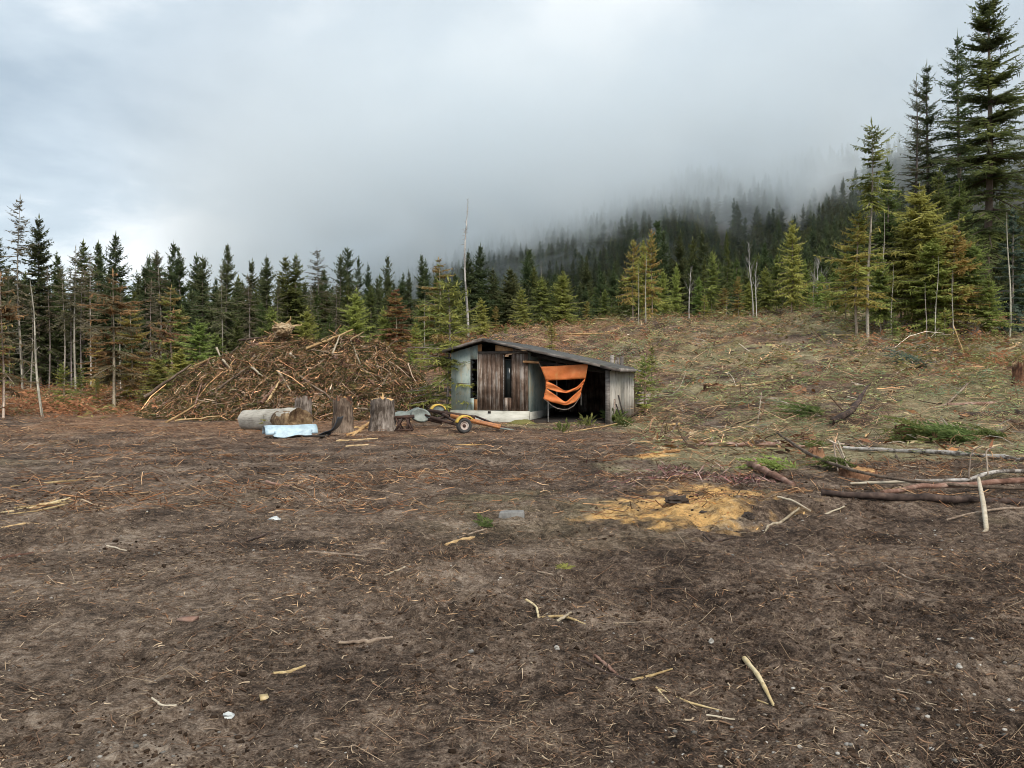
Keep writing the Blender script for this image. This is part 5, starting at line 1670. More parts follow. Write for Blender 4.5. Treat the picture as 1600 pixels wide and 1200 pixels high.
# ---- foreground
FG = [
    ([(1165, 1033), (1187, 1068, .02), (1212, 1108)], [3.8, 3.6, 2.6], m_straw, 'thick yellow reed stalk standing out in the right foreground'),
    ([(1172, 1045), (1196, 1080)], [1.4, 1.4], m_straw, 'thin reed strip against the thick yellow stalk'),
    ([(987, 1072), (1015, 1062), (1052, 1053)], [3.0, 2.6, 1.2], m_straw, 'yellow reed lying at the end of the dark branch'),
    ([(1026, 1082), (1075, 1097), (1130, 1108)], [2.6, 2.2, 1.0], m_straw, 'long yellow reed left of the thick stalk'),
    ([(1028, 1084), (1048, 1104)], [1.8, 1.2], m_straw, 'short yellow reed crossing the long one'),
    ([(1185, 1093), (1203, 1101)], [1.2, 1.0], m_straw, 'small straw near the foot of the thick stalk'),
    ([(903, 1036), (945, 1053), (992, 1074)], [1.6, 2.8, 1.4], m_darklog, 'dark thin branch in the middle foreground'),
    ([(930, 1031), (950, 1046), (966, 1060)], [2.0, 3.5, 1.5], m_redlog, 'reddish strip of bark on the dark thin branch'),
    ([(425, 1053), (450, 1048), (476, 1042)], [2.8, 3.2, 2.2], m_straw, 'yellow broken stalk in the left foreground'),
    ([(528, 1002), (570, 999), (613, 997)], [2.0, 3.4, 3.0], m_twig, 'grey brown stick lying level in the left foreground'),
    ([(234, 1101), (250, 1111), (273, 1112)], [1.6, 2.0, 1.4], m_palestick, 'pale bent twig in the left foreground'),
    ([(283, 894), (312, 880), (336, 873)], [1.2, 2.2, 1.4], m_twig, 'short grey stick on the left soil'),
    ([(696, 851), (730, 841), (763, 830)], [2.6, 3.4, 2.8], m_tan, 'tan split stick under the green fir sprig'),
    ([(705, 841), (760, 826)], [1.5, 1.5], m_twig, 'thin stick beside the tan split one'),
    ([(480, 862), (520, 868), (570, 870)], [1.5, 2.4, 1.2], m_twig, 'forked twig left of the tan split stick'),
    ([(822, 943), (838, 949), (842, 970)], [1.8, 2.0, 1.5], m_straw, 'bent end of the straw branch in the middle'),
    ([(842, 962), (880, 962, .03), (915, 972)], [1.6, 2.6, 1.2], m_straw, 'forked straw branch lying in the middle'),
    ([(870, 971), (893, 962, .03)], [2.6, 1.8], m_palestick, 'pale stub of the forked straw branch'),
    ([(0, 800), (50, 791), (108, 781)], [2.0, 3.0, 2.2], m_straw, 'longest yellow stalk of the bundle at the left edge'),
    ([(10, 803), (60, 797), (105, 786)], [1.5, 2.0, 1.4], m_straw, 'yellow stalk under the longest one at the left edge'),
    ([(20, 795), (112, 783)], [1.4, 1.2], m_straw, 'thin upper stalk of the bundle at the left edge'),
    ([(0, 826), (40, 820), (72, 814)], [1.8, 2.0, 1.2], m_tan, 'tan stick below the yellow stalks at the left edge'),
    ([(0, 880), (25, 872), (50, 867)], [3, 3, 1.5], m_redlog, 'dark chunky stick at the left edge'),
    ([(100, 806), (135, 799), (160, 803)], [1.2, 1.4, 1.0], m_twig, 'thin twig right of the yellow stalks'),
    ([(165, 856), (196, 861)], [1.4, 1.2], m_palestick, 'small pale twig on the left soil'),
    ([(60, 786), (130, 780)], [1.4, 1.2], m_tan, 'short tan strip above the yellow stalks'),
    ([(15, 762), (90, 752), (140, 752)], [1.4, 1.8, 1.2], m_straw, 'straw strip far up at the left edge'),
    ([(415, 756), (450, 757), (485, 750)], [2.2, 2.0, 1.0], m_redlog, 'short brown branch on the soil below the blue sheet'),
    ([(525, 690), (560, 688), (590, 686)], [1.6, 1.8, 1.2], m_tan, 'tan strip of wood before the stumps'),
    ([(540, 697), (575, 694)], [1.6, 1.3], m_tan, 'second tan strip of wood before the stumps'),
    ([(840, 897), (880, 905)], [1.3, 1.0], m_twig, 'small grey twig right of the middle'),
    ([(1380, 885), (1420, 905), (1452, 916)], [1.0, 1.5, 1.0], m_twig, 'thin grey twig in the right foreground'),
    ([(1365, 1020), (1415, 1027)], [1.8, 1.5], m_twig, 'grey stick by the wheel rut on the right'),
    ([(1105, 1118), (1150, 1119)], [1.4, 1.4], m_palestick, 'pale short stick below the long yellow reed'),
    ([(1100, 838), (1112, 850, .02), (1150, 834)], [1.2, 1.8, 1.2], m_darklog, 'dark curved twig in front of the sawdust'),
    ([(600, 905), (640, 888)], [1.3, 1.4], m_palestick, 'pale stick on the soil in the middle left'),
    ([(385, 842), (430, 828)], [1.8, 1.6], m_darklog, 'dark stick below the grey scrap'),
    ([(1390, 1085), (1450, 1092)], [1.0, 1.0], m_twig, 'faint twig in the lower right soil'),
]
for pts, rads, mat, lab in FG:
    stick(pts, rads, mat, lab, 'stalk' if mat is m_straw else 'stick', 'reed_stalk' if mat is m_straw else 'stick', lift=0.5)


def rock(px, py, w_px, h_px, mat, label, cat, name, seed=0, sub=2):
    p = gpt(px, py)
    import bmesh
    bm = bmesh.new(); bmesh.ops.create_icosphere(bm, subdivisions=sub, radius=1)
    rg = np.random.default_rng(seed)
    w = w_px / 2 / F * p.y; h = h_px / F * p.y
    for v in bm.verts:
        n = 1 + 0.18 * rg.normal()
        v.co = Vector((v.co.x * w * n, v.co.y * w * 0.8 * n, max(v.co.z, -0.4) * h * 0.7 * n + h * 0.2))
    me = bpy.data.meshes.new(name); bm.to_mesh(me); bm.free(); me.materials.append(mat)
    return tag(link(name, me, None, p), label, cat)


m_stone = mm('pale_stone', (0.38, 0.36, 0.33), 0.85, 0, (0.20, 0.19, 0.17), 20)
m_gstone = mm('grey_stone', (0.22, 0.215, 0.205), 0.85, 0, (0.12, 0.115, 0.11), 16)
m_white = mm('white_plastic', (0.55, 0.58, 0.58), 0.5, 0, (0.3, 0.31, 0.31), 12)
rock(354, 1126, 17, 9, m_white, 'white bluish stone in the left foreground', 'stone', 'stone', 1)
rock(428, 812, 18, 7, m_white, 'small whitish grey scrap on the left soil', 'scrap', 'scrap', 2)
rock(1113, 1014, 8, 8, m_stone, 'small white stone in the right foreground', 'stone', 'stone', 3)
rock(870, 1025, 9, 6, m_stone, 'little pale stone left of the dark thin branch', 'stone', 'stone', 4)
rock(1502, 1049, 10, 5, m_stone, 'pale flat pebble at lower right', 'stone', 'stone', 5)
rock(736, 1022, 9, 6, m_gstone, 'grey pebble in the middle foreground', 'stone', 'stone', 6)
rock(1058, 787, 36, 13, mm('dark_clod', (0.05, 0.036, 0.028), 0.95, 0, (0.025, 0.019, 0.015), 18), 'dark lump of earth lying on the sawdust', 'earth lump', 'earth_lump', 7, 3)
rock(1100, 800, 12, 5, bpy.data.materials['dark_clod'], 'smaller dark lump below the big one on the sawdust', 'earth lump', 'earth_lump', 8)
rock(1170, 808, 20, 10, bpy.data.materials['dark_clod'], 'dark lump of earth at the right edge of the sawdust', 'earth lump', 'earth_lump', 9, 3)
# tan chip
p = gpt(410, 1089); m = MB(); box(m, (-.02, -.025, 0), (.022, .02, .012)); o = m.build('wood_chip', m_straw, None, False, p + Vector((0, 0, .003))); o.rotation_euler = (.2, .1, .5); tag(o, 'square pale wood chip in the left foreground', 'wood chip')
p = gpt(290, 969); m = MB(); V = [(-.06, -.02, 0), (.05, -.03, 0), (.07, .03, 0), (-.04, .035, 0), (-.06, -.02, .02), (.05, -.03, .018), (.07, .03, .024), (-.04, .035, .02)]
m.add(V, [(0, 3, 2, 1), (4, 5, 6, 7), (0, 1, 5, 4), (1, 2, 6, 5), (2, 3, 7, 6), (3, 0, 4, 7)]); tag(m.build('bark_piece', m_redlog, None, False, p), 'flat pinkish bark piece in the left foreground', 'bark')
# concrete block half sunk in the soil
p = gpt(799, 809); wv = 0.31
m = MB()
V = [(-.155, -.05, -.04), (.155, -.06, -.04), (.165, .10, -.04), (-.14, .11, -.04), (-.145, -.035, .06), (.14, -.045, .068), (.15, .09, .072), (-.125, .10, .066)]
m.add(V, [(0, 3, 2, 1), (4, 5, 6, 7), (0, 1, 5, 4), (1, 2, 6, 5), (2, 3, 7, 6), (3, 0, 4, 7)])
o = m.build('concrete_block', m_gstone, None, False, p); md = o.modifiers.new('bevel', 'BEVEL'); md.width = 0.012; md.segments = 2
tag(o, 'grey concrete block half sunk in the soil near the fir sprig', 'concrete block')


def sprig(px, py, L, n, w, pal, label, seed, rz=0.5, name='fir_sprig', up=0.5, k=22, group=None):
    p = gpt(px, py, 0.01); rg = np.random.default_rng(seed)
    m = MB(); lo, hi = [np.array(v) for v in PAL[pal]]
    for b in range(n):
        a = rz + rg.normal(0, 0.5); d = np.array([math.cos(a), math.sin(a), rg.uniform(0.1, up)])
        s = np.linspace(0.05, 1, k); pts = np.outer(s, d) * L * rg.uniform(0.6, 1.1); pts[:, 2] -= 0.25 * L * s * s
        pts[:, 2] = np.maximum(pts[:, 2], 0.005)
        pts = pts + np.array([rg.normal(0, 0.12 * L), rg.normal(0, 0.12 * L), 0])
        sd = np.cross(d, [0, 0, 1.0]); sd /= np.linalg.norm(sd)
        for sg in (-1, 1):
            dd = d * 0.6 + sd * sg * 0.8 + rg.normal(0, 0.2, (k, 3))
            kites(m, pts, dd, L * 0.26 * (1.1 - s) + 0.02, np.full(k, w), lo + (hi - lo) * rg.random((k, 1)), rg, 0.8, 0.1)
    return tag(m.build(name, m_leaf, None, False, p), label, 'fir sprig' if name == 'fir_sprig' else 'fir boughs', group)


sprig(762, 825, 0.22, 6, 0.012, 'mid', 'small fresh green fir sprig beside the tan stick', 1, 2.0, up=1.2)
sprig(882, 902, 0.16, 3, 0.008, 'olive', 'tiny dull green sprig on the soil right of the middle', 2, 1.0)
for k, (px, py, L, n, pal, lab) in enumerate([
    (1470, 688, 1.5, 12, 'mid', 'fresh green fir boughs heaped on the left of the right slope heap'),
    (1515, 690, 1.7, 14, 'mid', 'thickest fresh green fir boughs heaped on the right slope'),
    (1560, 684, 1.2, 8, 'mid', 'smaller green fir boughs at the right end of the heap'),
    (1330, 736, 0.8, 7, 'mid', 'green fir boughs under the slanting branch'),
    (1225, 738, 0.8, 7, 'olive', 'dark mossy boughs behind the short thick log'),
    (1275, 650, 1.4, 8, 'mid', 'green boughs left of the dark root on the slope'),
    (1440, 572, 1.6, 9, 'blue', 'bluish green boughs on the upper right slope'),
    (1290, 700, 0.8, 6, 'mid', 'fresh small boughs above the brown and white log'),
]):
    sprig(px, py, L, n, 0.05 if L > 1 else 0.03, pal, lab, 30 + k, 2.9, 'fir_boughs', 0.7, 26)
# ------------------------------------------------------------------ slash pile
PILE_X = [205, 225, 260, 300, 340, 380, 420, 445, 470, 540, 560, 600, 640, 668, 690]
PILE_Y = [640, 627, 608, 580, 557, 542, 527, 522, 527, 529, 537, 553, 582, 608, 632]
PD = 33.0


def pile_z(x, y):
    p = px_of(x, y)
    top = EYE + (585 - np.interp(p, PILE_X, PILE_Y)) / F * PD
    b = np.clip((y - PD) / np.where(y < PD, 5.2, 6.0), -1, 1)
    g = ground_base(x, y)
    s = (1 - b * b)
    s = np.where(y < PD, 0.45 * s + 0.55 * (1 - np.abs(b)), s)
    edge = sstep(200, 250, p) * (1 - sstep(650, 690, p))
    z = g - 0.15 + np.maximum(top - g, 0) * s * edge
    z = z + (0.55 * fbm(x, y, 0.55, 3, 401) + 0.42 * fbm(x, y, 1.9, 3, 403)) * np.sqrt(np.clip(s, 0, 1)) * edge
    return z


STICK_COL = np.array([(0.30, 0.20, 0.12), (0.20, 0.115, 0.07), (0.30, 0.26, 0.22), (0.13, 0.085, 0.06), (0.42, 0.29, 0.17), (0.24, 0.14, 0.09), (0.36, 0.31, 0.26), (0.09, 0.06, 0.045)])


def sticks_into(mb, base, d, L, r, col, rg, seg=2, bow=0.08):
    """many thin three-sided sticks at once"""
    n = len(base)
    d = unit(d)
    ref = np.where(np.abs(d[:, 2:3]) < 0.85, np.array([[0, 0, 1.0]]), np.array([[1.0, 0, 0]]))
    a = unit(np.cross(d, ref)); b = np.cross(d, a)
    th = np.array([0, 2.1, 4.2])
    bd = rg.normal(0, bow, (n, 1)) * a + rg.normal(0, bow, (n, 1)) * b
    rings = []
    for k in range(seg + 1):
        t = k / seg
        c = base + d * (L * (t - 0.5))[:, None] + bd * (L * (1 - (2 * t - 1) ** 2))[:, None]
        rr = r * (1 - 0.55 * t)
        for q in th:
            rings.append(c + (a * math.cos(q) + b * math.sin(q)) * rr[:, None])
    V = np.stack(rings, 1)
    m = V.shape[1]
    f = []
    for k in range(seg):
        for j in range(3):
            f.append((k * 3 + j, k * 3 + (j + 1) % 3, k * 3 + 3 + (j + 1) % 3, k * 3 + 3 + j))
    f = np.array(f)
    ff = (np.arange(n)[:, None, None] * m + f[None]).reshape(-1, 4)
    mb.add(V.reshape(-1, 3), ff, np.repeat(col, len(f), 0))


def build_pile():
    rg = np.random.default_rng(77)
    e = empty('slash_pile', at(450, 33))
    o0 = np.array(e.location)
    tag(e, 'big heap of logging slash, sticks and roots left of the shed', 'slash pile')
    ps = np.linspace(196, 700, 120); ds = np.linspace(27.4, 39.2, 60)
    P_, D_ = np.meshgrid(ps, ds); X = (P_ - 800) / F * D_
    Z = pile_z(X, D_)
    idx = np.arange(X.size).reshape(X.shape)
    m = MB()
    f = np.stack([idx[:-1, :-1], idx[:-1, 1:], idx[1:, 1:], idx[1:, :-1]], -1).reshape(-1, 4)
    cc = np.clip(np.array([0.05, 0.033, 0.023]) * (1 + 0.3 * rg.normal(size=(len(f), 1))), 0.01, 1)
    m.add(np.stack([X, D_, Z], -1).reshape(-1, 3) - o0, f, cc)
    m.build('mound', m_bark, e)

    def spots(n, front=0.8):
        p = rg.uniform(205, 685, n * 2)
        d = np.where(rg.random(n * 2) < front, rg.uniform(27.4, 33.5, n * 2), rg.uniform(33.5, 38.5, n * 2))
        x = (p - 800) / F * d
        z = pile_z(x, d)
        k = z > ground_base(x, d) - 0.1
        return x[k][:n], d[k][:n], z[k][:n]
    m = MB()
    for n, L0, L1, r0, r1, up in ((34000, 0.10, 0.5, 0.003, 0.010, 0.08), (2600, 0.4, 1.2, 0.006, 0.017, 0.10), (150, 1.0, 2.2, 0.010, 0.03, 0.12)):
        x, y, z = spots(n); n = len(x)
        # the surface's slope, so that most sticks lie along it
        gx = (pile_z(x + 0.2, y) - pile_z(x - 0.2, y)) / 0.4; gy = (pile_z(x, y + 0.2) - pile_z(x, y - 0.2)) / 0.4
        aa = rg.normal(0.45, 0.9, n) + (rg.random(n) < 0.3) * 1.6
        dx, dy = np.cos(aa), np.sin(aa)
        dz = gx * dx + gy * dy + rg.normal(0, 0.28, n) + (rg.random(n) < 0.15) * rg.uniform(0.3, 1.2, n)
        col = STICK_COL[rg.integers(0, len(STICK_COL), n)] * np.exp(rg.normal(0.2, 0.6, (n, 1))) * np.array([[1.08, 0.95, 0.84]])
        sticks_into(m, np.stack([x, y, z + rg.uniform(-0.02, up, n)], -1) - o0, np.stack([dx, dy, dz], -1), rg.uniform(L0, L1, n), rg.uniform(r0, r1, n), col, rg, 2 if L1 < 0.6 else 3, 0.16 if L1 < 0.6 else 0.06)
    tag(m.build('sticks', m_chip, e), kind='stuff')
    # withered sprays between the sticks
    m = MB()
    x, y, z = spots(24000); n = len(x)
    lo = np.array([[0.07, 0.055, 0.03], [0.10, 0.09, 0.035], [0.13, 0.075, 0.035], [0.06, 0.065, 0.028]])[rg.integers(0, 4, n)]
    for _ in range(2):
        aa = rg.uniform(0, 6.28, n)
        kites(m, np.stack([x, y, z + rg.uniform(0, 0.08, n)], -1) - o0, np.stack([np.cos(aa), np.sin(aa), rg.normal(0.15, 0.4, n)], -1), rg.uniform(0.12, 0.42, n), rg.uniform(0.015, 0.05, n), lo * np.exp(rg.normal(0.25, 0.45, (n, 1))), rg, 0.9, 0.15)
    tag(m.build('withered_sprays', m_leaf, e), kind='stuff')


build_pile()


def pile_pole(p0, p1, r_px, mat, label, lift=0.12, name='pole', cat='pole', out=(0, 0)):
    """a pole lying on the pile between two columns/rows: each end is set on the pile's surface"""
    def hit(px, py):
        d = np.linspace(26, 40, 900); x = (px - 800) / F * d
        s = np.maximum(pile_z(x, d), ground_base(x, d))
        k = np.nonzero(s >= EYE + (585 - py) / F * d)[0]
        k = k[0] if len(k) else None
        return at3(px, py, d[k] if k is not None else PD - 0.3)
    A = hit(*p0) + Vector((0, -lift, lift * 0.5 )); B = hit(*p1) + Vector((0, -lift, lift * 0.5))
    n = 8
    rg_ = np.random.default_rng(int(p0[0] * 7 + p0[1]))
    C_ = np.array([tuple((B - A) * t) for t in np.linspace(0, 1, n)]); L = (B - A).length
    C_[1:-1] += rg_.normal(0, 0.008 * L, (n - 2, 3))
    r = r_px / F * A.y
    m = MB(); tube(m, C_, np.linspace(r, r * 0.5, n), 6)
    return tag(m.build(name, mat, None, True, A), label, cat)


for k, (p0, p1, r, mat, lab) in enumerate([
    ((480, 547), (553, 517), 2.6, m_tan, 'pale forked pole sticking out over the top of the slash pile'),
    ((520, 556), (533, 525), 1.8, m_palestick, 'pale stick standing against the forked pole on the slash pile'),
    ((564, 572), (549, 533), 1.4, m_palestick, 'thin pale stick right of the forked pole on the slash pile'),
    ((549, 533), (569, 521), 1.4, m_tan, 'short tan stick at the top right of the slash pile'),
    ((228, 622), (300, 572), 3.0, m_twig, 'long grey pole up the left flank of the slash pile'),
    ((262, 662), (322, 628), 2.0, m_tan, 'tan pole at the left foot of the slash pile'),
    ((296, 579), (338, 560), 2.6, m_tan, 'thick tan pole on the upper left flank of the slash pile'),
    ((340, 545), (346, 560), 2.0, m_palestick, 'short pale peg on the upper left of the slash pile'),
    ((436, 582), (455, 612), 2.2, m_palestick, 'short pale pole in the middle of the slash pile'),
    ((410, 632), (450, 585), 3.2, m_redlog, 'reddish log leaning up the middle of the slash pile'),
    ((418, 632), (438, 598), 2.5, m_tan, 'tan log beside the reddish one in the slash pile'),
    ((395, 576), (412, 590), 2.0, m_palestick, 'pale short stick left of the middle of the slash pile'),
    ((350, 565), (362, 578), 2.2, m_palestick, 'small pale stick on the left shoulder of the slash pile'),
    ((525, 560), (598, 612), 3.8, m_redlog, 'curved brown trunk falling down the right side of the slash pile'),
    ((565, 573), (605, 576), 2.2, m_darklog, 'dark level pole at the right of the slash pile'),
    ((520, 553), (575, 585), 2.6, m_tan, 'orange brown log above the curved trunk on the slash pile'),
    ((610, 585), (632, 630), 1.4, m_palestick, 'thin pale stick down the right end of the slash pile'),
    ((655, 610), (675, 601), 1.3, m_palestick, 'small stick poking out right of the slash pile'),
    ((600, 602), (608, 585), 1.3, m_palestick, 'short upright stick at the right end of the slash pile'),
    ((375, 534), (420, 528), 1.8, m_darklog, 'dark branch along the top left of the slash pile'),
    ((275, 660), (345, 652), 1.6, m_tan, 'low tan strip in front of the slash pile'),
    ((360, 557), (375, 543), 1.8, m_twig, 'grey stick near the top left of the slash pile'),
    ((395, 655), (402, 638), 1.5, m_tan, 'short stick at the foot of the slash pile left of the big log'),
    ((398, 560), (404, 548), 1.8, m_palestick, 'pale peg near the top of the slash pile'),
    ((455, 555), (463, 562), 2.4, m_palestick, 'pale chunk under the root wad on the slash pile'),
    ((470, 590), (540, 640), 1.8, m_twig, 'long grey branch down the front of the slash pile'),
    ((330, 620), (390, 575), 1.8, m_twig, 'grey branch across the left face of the slash pile'),
    ((560, 640), (640, 650), 2.0, m_twig, 'grey pole low at the right foot of the slash pile'),
    ((305, 640), (330, 560), 1.4, m_redlog, 'thin reddish branch on the left flank of the slash pile'),
    ((240, 640), (290, 620), 1.6, m_redlog, 'reddish stick at the far left foot of the slash pile'),
]):
    pile_pole(p0, p1, r, mat, lab)
# root wad on the top and the sawn log end
def build_root_wad():
    p = at3(443, 513, PD - 0.3)
    rg = np.random.default_rng(12)
    e = empty('root_wad', p)
    tag(e, 'pale tangled root wad on top of the slash pile', 'root wad')
    import bmesh
    bm = bmesh.new(); bmesh.ops.create_icosphere(bm, subdivisions=4, radius=1)
    for v in bm.verts:
        c = np.array(v.co)
        n = 1 + 0.45 * float(fbm(c[0:1] * 1.7 + 5 + c[1:2], c[2:3] * 1.9 + c[1:2] * 0.7, 1.0, 4, 9, 0.65)[0]) + 0.05 * rg.normal()
        v.co = Vector((v.co.x * 0.44 * n, v.co.y * 0.32 * n, v.co.z * 0.29 * n - 0.05))
    me = bpy.data.meshes.new('root_mass'); bm.to_mesh(me); bm.free(); me.materials.append(m_rotten)
    link('root_mass', me, e)
    for a0, l in ((0.25, 0.6), (1.0, 0.55), (2.5, 0.4), (3.0, 0.45)):
        d = np.array([math.cos(a0), rg.normal(0, 0.3), abs(math.sin(a0)) * 0.8 + 0.05])
        pts = [d * 0.2, d * 0.2 + d * l * 0.4 + rg.normal(0, 0.04, 3), d * 0.2 + d * l * 0.7 + np.array([0.08, 0, -0.04]), d * 0.15 + d * l * 0.85 + np.array([0.02, 0, 0.06])]
        m = MB(); tube(m, curve_pts(pts, 8), np.linspace(0.06, 0.015, 8), 6); m.build('root', m_tan, e, True)


build_root_wad()
pile_pole((408, 541), (424, 539), 4.0, m_logend, 'orange broken log end near the top of the slash pile', 0.15, 'log', 'log')
pile_pole((392, 545), (408, 540), 4.0, m_redlog, 'dark pinkish chunk left of the orange log end', 0.15, 'log', 'log')
# ------------------------------------------------------------------ litter: what nobody could count
def spread_pts(n, d0, d1, power, u0=-0.80, u1=0.80):
    d = d0 * (d1 / d0) ** (rng.random(n) ** power)
    u = rng.uniform(u0, u1, n)
    x = u * d
    return x, d


LIT = np.array([(0.29, 0.225, 0.16), (0.18, 0.115, 0.08), (0.12, 0.085, 0.065), (0.40, 0.33, 0.25), (0.22, 0.145, 0.10), (0.05, 0.037, 0.03), (0.17, 0.135, 0.108), (0.10, 0.065, 0.048)]) * [1.12, 1.06, 0.98]


def patchy(x, y, sc, seed, lo=0.15):
    return np.clip(0.42 + 1.5 * fbm(x, y, sc, 3, seed), lo, 1)


def lit(name, label, n, d0, d1, power, L, r, cols, seg=2, tilt=0.22, mask=None, up=0.004, shape='stick', seed=1, par=None):
    x, y = spread_pts(n, d0, d1, power)
    k = rng.random(n) < patchy(x, y, 0.8, 500 + seed) * patchy(x, y, 3.1, 540 + seed)
    if mask is not None:
        k &= rng.random(n) < mask(x, y)
    x, y = x[k], y[k]; n = len(x)
    z = ground_z(x, y)
    e = 0.04
    gx = (ground_z(x + e, y) - z) / e; gy = (ground_z(x, y + e) - z) / e
    aa = rng.uniform(0, 6.283, n)
    dx, dy = np.cos(aa), np.sin(aa)
    dz = np.clip(gx * dx + gy * dy, -0.6, 0.6) + rng.normal(0, tilt, n)
    l = np.exp(rng.uniform(math.log(L[0]), math.log(L[1]), n)); rr = rng.uniform(r[0], r[1], n) * (l / L[1]) ** 0.35
    col = cols[rng.integers(0, len(cols), n)] * rng.uniform(0.6, 1.3, (n, 1))
    m = MB()
    base = np.stack([x, y, z + up + 0.25 * l * np.abs(dz) * 0.5 + rr * 0.5], -1)
    if shape == 'stick':
        sticks_into(m, base, np.stack([dx, dy, dz], -1), l, rr, col, rng, seg, 0.10)
    else:
        kites(m, base - np.stack([dx, dy, dz], -1) * (l * 0.5)[:, None], np.stack([dx, dy, dz], -1), l, rr * 2, col, rng, 0.7, 0.0)
    o = m.build(name, m_chip)
    return tag(o, label, None, None, 'stuff')


not_saw = lambda x, y: 1 - 0.75 * ground_masks(x, y)[0]
lit('needle_litter', 'fine needle and straw litter over the soil', 300000, 2.4, 17, 1.0, (0.012, 0.07), (0.0009, 0.0024), LIT, shape='blade', mask=not_saw, seed=1)
lit('twig_litter', 'thin dry twigs scattered over the soil', 24000, 2.4, 30, 0.85, (0.05, 0.34), (0.0012, 0.0036), LIT, seed=2, mask=not_saw)
lit('chip_litter', 'chips of wood and bark scattered over the soil', 60000, 2.6, 42, 0.75, (0.012, 0.075), (0.002, 0.007), LIT, shape='stick', seed=3, tilt=0.3, mask=not_saw)
lit('straw_litter', 'short dry straw and bark shreds over the middle of the clearing', 130000, 5, 24, 0.85, (0.015, 0.10), (0.0016, 0.0045), LIT * [1.35, 1.2, 1.05], shape='blade', seed=8, tilt=0.25, mask=not_saw)
lit('far_litter', 'sticks and bark littering the far part of the clearing', 110000, 9, 66, 0.8, (0.05, 0.42), (0.003, 0.010), np.concatenate([LIT, LIT * [1.4, 1.0, 0.75], LIT * [1.7, 1.45, 1.2]]), seed=4, tilt=0.16, up=0.02)
lit('sawdust_chips', 'yellow and orange chips on the sawdust patch', 90000, 7, 25, 0.7, (0.015, 0.07), (0.003, 0.010), np.array([(0.55, 0.30, 0.10), (0.68, 0.42, 0.17), (0.42, 0.20, 0.06), (0.30, 0.13, 0.05)]), shape='blade', seed=5, mask=lambda x, y: np.clip(ground_masks(x, y)[0] * 1.2, 0, 1))


def red_bark(x, y):
    p = px_of(x, y)
    row = 585 + (EYE - 0.0) / np.maximum(y, 1) * F
    m = np.exp(-(((p - 1075) / 95) ** 2 + ((y - 12.3) / 0.9) ** 2)) + 0.8 * np.exp(-(((p - 1150) / 40) ** 2 + ((y - 12.0) / 0.6) ** 2))
    return np.clip(m * 1.2, 0, 1)


lit('bark_strips', 'purplish red bark strips heaped behind the sawdust', 60000, 10, 15, 1.0, (0.06, 0.32), (0.006, 0.016), np.array([(0.17, 0.075, 0.075), (0.26, 0.13, 0.125), (0.11, 0.05, 0.05), (0.36, 0.25, 0.22), (0.20, 0.10, 0.085)]), shape='blade', seed=6, tilt=0.4, up=0.03, mask=red_bark)

# pebbles
def pebbles():
    import bmesh
    bm = bmesh.new(); bmesh.ops.create_icosphere(bm, subdivisions=1, radius=1)
    V0 = np.array([tuple(v.co) for v in bm.verts]); F0 = np.array([[v.index for v in f.verts] for f in bm.faces]); bm.free()
    x, y = spread_pts(7000, 2.5, 14, 1.0)
    k = rng.random(len(x)) < np.clip(0.10 + 1.0 * fbm(x, y, 0.7, 3, 611), 0, 0.7)
    x, y = x[k], y[k]; n = len(x)
    s = np.minimum(np.exp(rng.normal(math.log(0.0058), 0.5, n)), 0.012)
    V = V0[None] * (s[:, None, None] * np.array([1.2, 1, 0.7])) * rng.uniform(0.75, 1.25, (n, len(V0), 1))
    V = V + np.stack([x, y, ground_z(x, y) + s * 0.25], -1)[:, None]
    f = (np.arange(n)[:, None, None] * len(V0) + F0[None]).reshape(-1, 3)
    c = np.repeat((rng.random((n, 1)) ** 2 * 0.42 + 0.10) * np.array([[1, 0.95, 0.87]]), len(F0), 0)
    m = MB(); m.add(V.reshape(-1, 3), f, c)
    tag(m.build('pebbles', m_chip, None, True), 'small pale pebbles in the soil', None, None, 'stuff')


pebbles()


def clods():
    import bmesh
    bm = bmesh.new(); bmesh.ops.create_icosphere(bm, subdivisions=1, radius=1)
    V0 = np.array([tuple(v.co) for v in bm.verts]); F0 = np.array([[v.index for v in f.verts] for f in bm.faces]); bm.free()
    x, y = spread_pts(40000, 2.5, 16, 0.9)
    heap = np.exp(-(((x - 4.1) / 1.8) ** 2 + ((y - 9.3) / 0.9) ** 2))
    k = rng.random(len(x)) < np.clip(0.05 + 1.3 * fbm(x, y, 0.6, 4, 633) + 0.9 * heap, 0, 0.9) * not_saw(x, y)
    x, y = x[k], y[k]; n = len(x)
    s = np.minimum(np.exp(rng.normal(math.log(0.0065), 0.5, n)), 0.02) * (0.6 + 0.4 * y / 5)
    V = V0[None] * (s[:, None, None] * np.array([1.2, 1.1, 0.75])) * rng.uniform(0.6, 1.35, (n, len(V0), 1))
    V = V + np.stack([x, y, ground_z(x, y) + s * 0.1], -1)[:, None]
    f = (np.arange(n)[:, None, None] * len(V0) + F0[None]).reshape(-1, 3)
    c = np.repeat(np.array([[0.045, 0.030, 0.021]]) * np.exp(rng.normal(0, 0.4, (n, 1))), len(F0), 0)
    m = MB(); m.add(V.reshape(-1, 3), f, c)
    tag(m.build('soil_clods', m_clod, None, False), 'crumbly dark clods of churned earth', None, None, 'stuff')


m_clod = colmat('clod_earth', 0.95, 0.05, 0.0, 0.35, 0.0, 60.0)
clods()


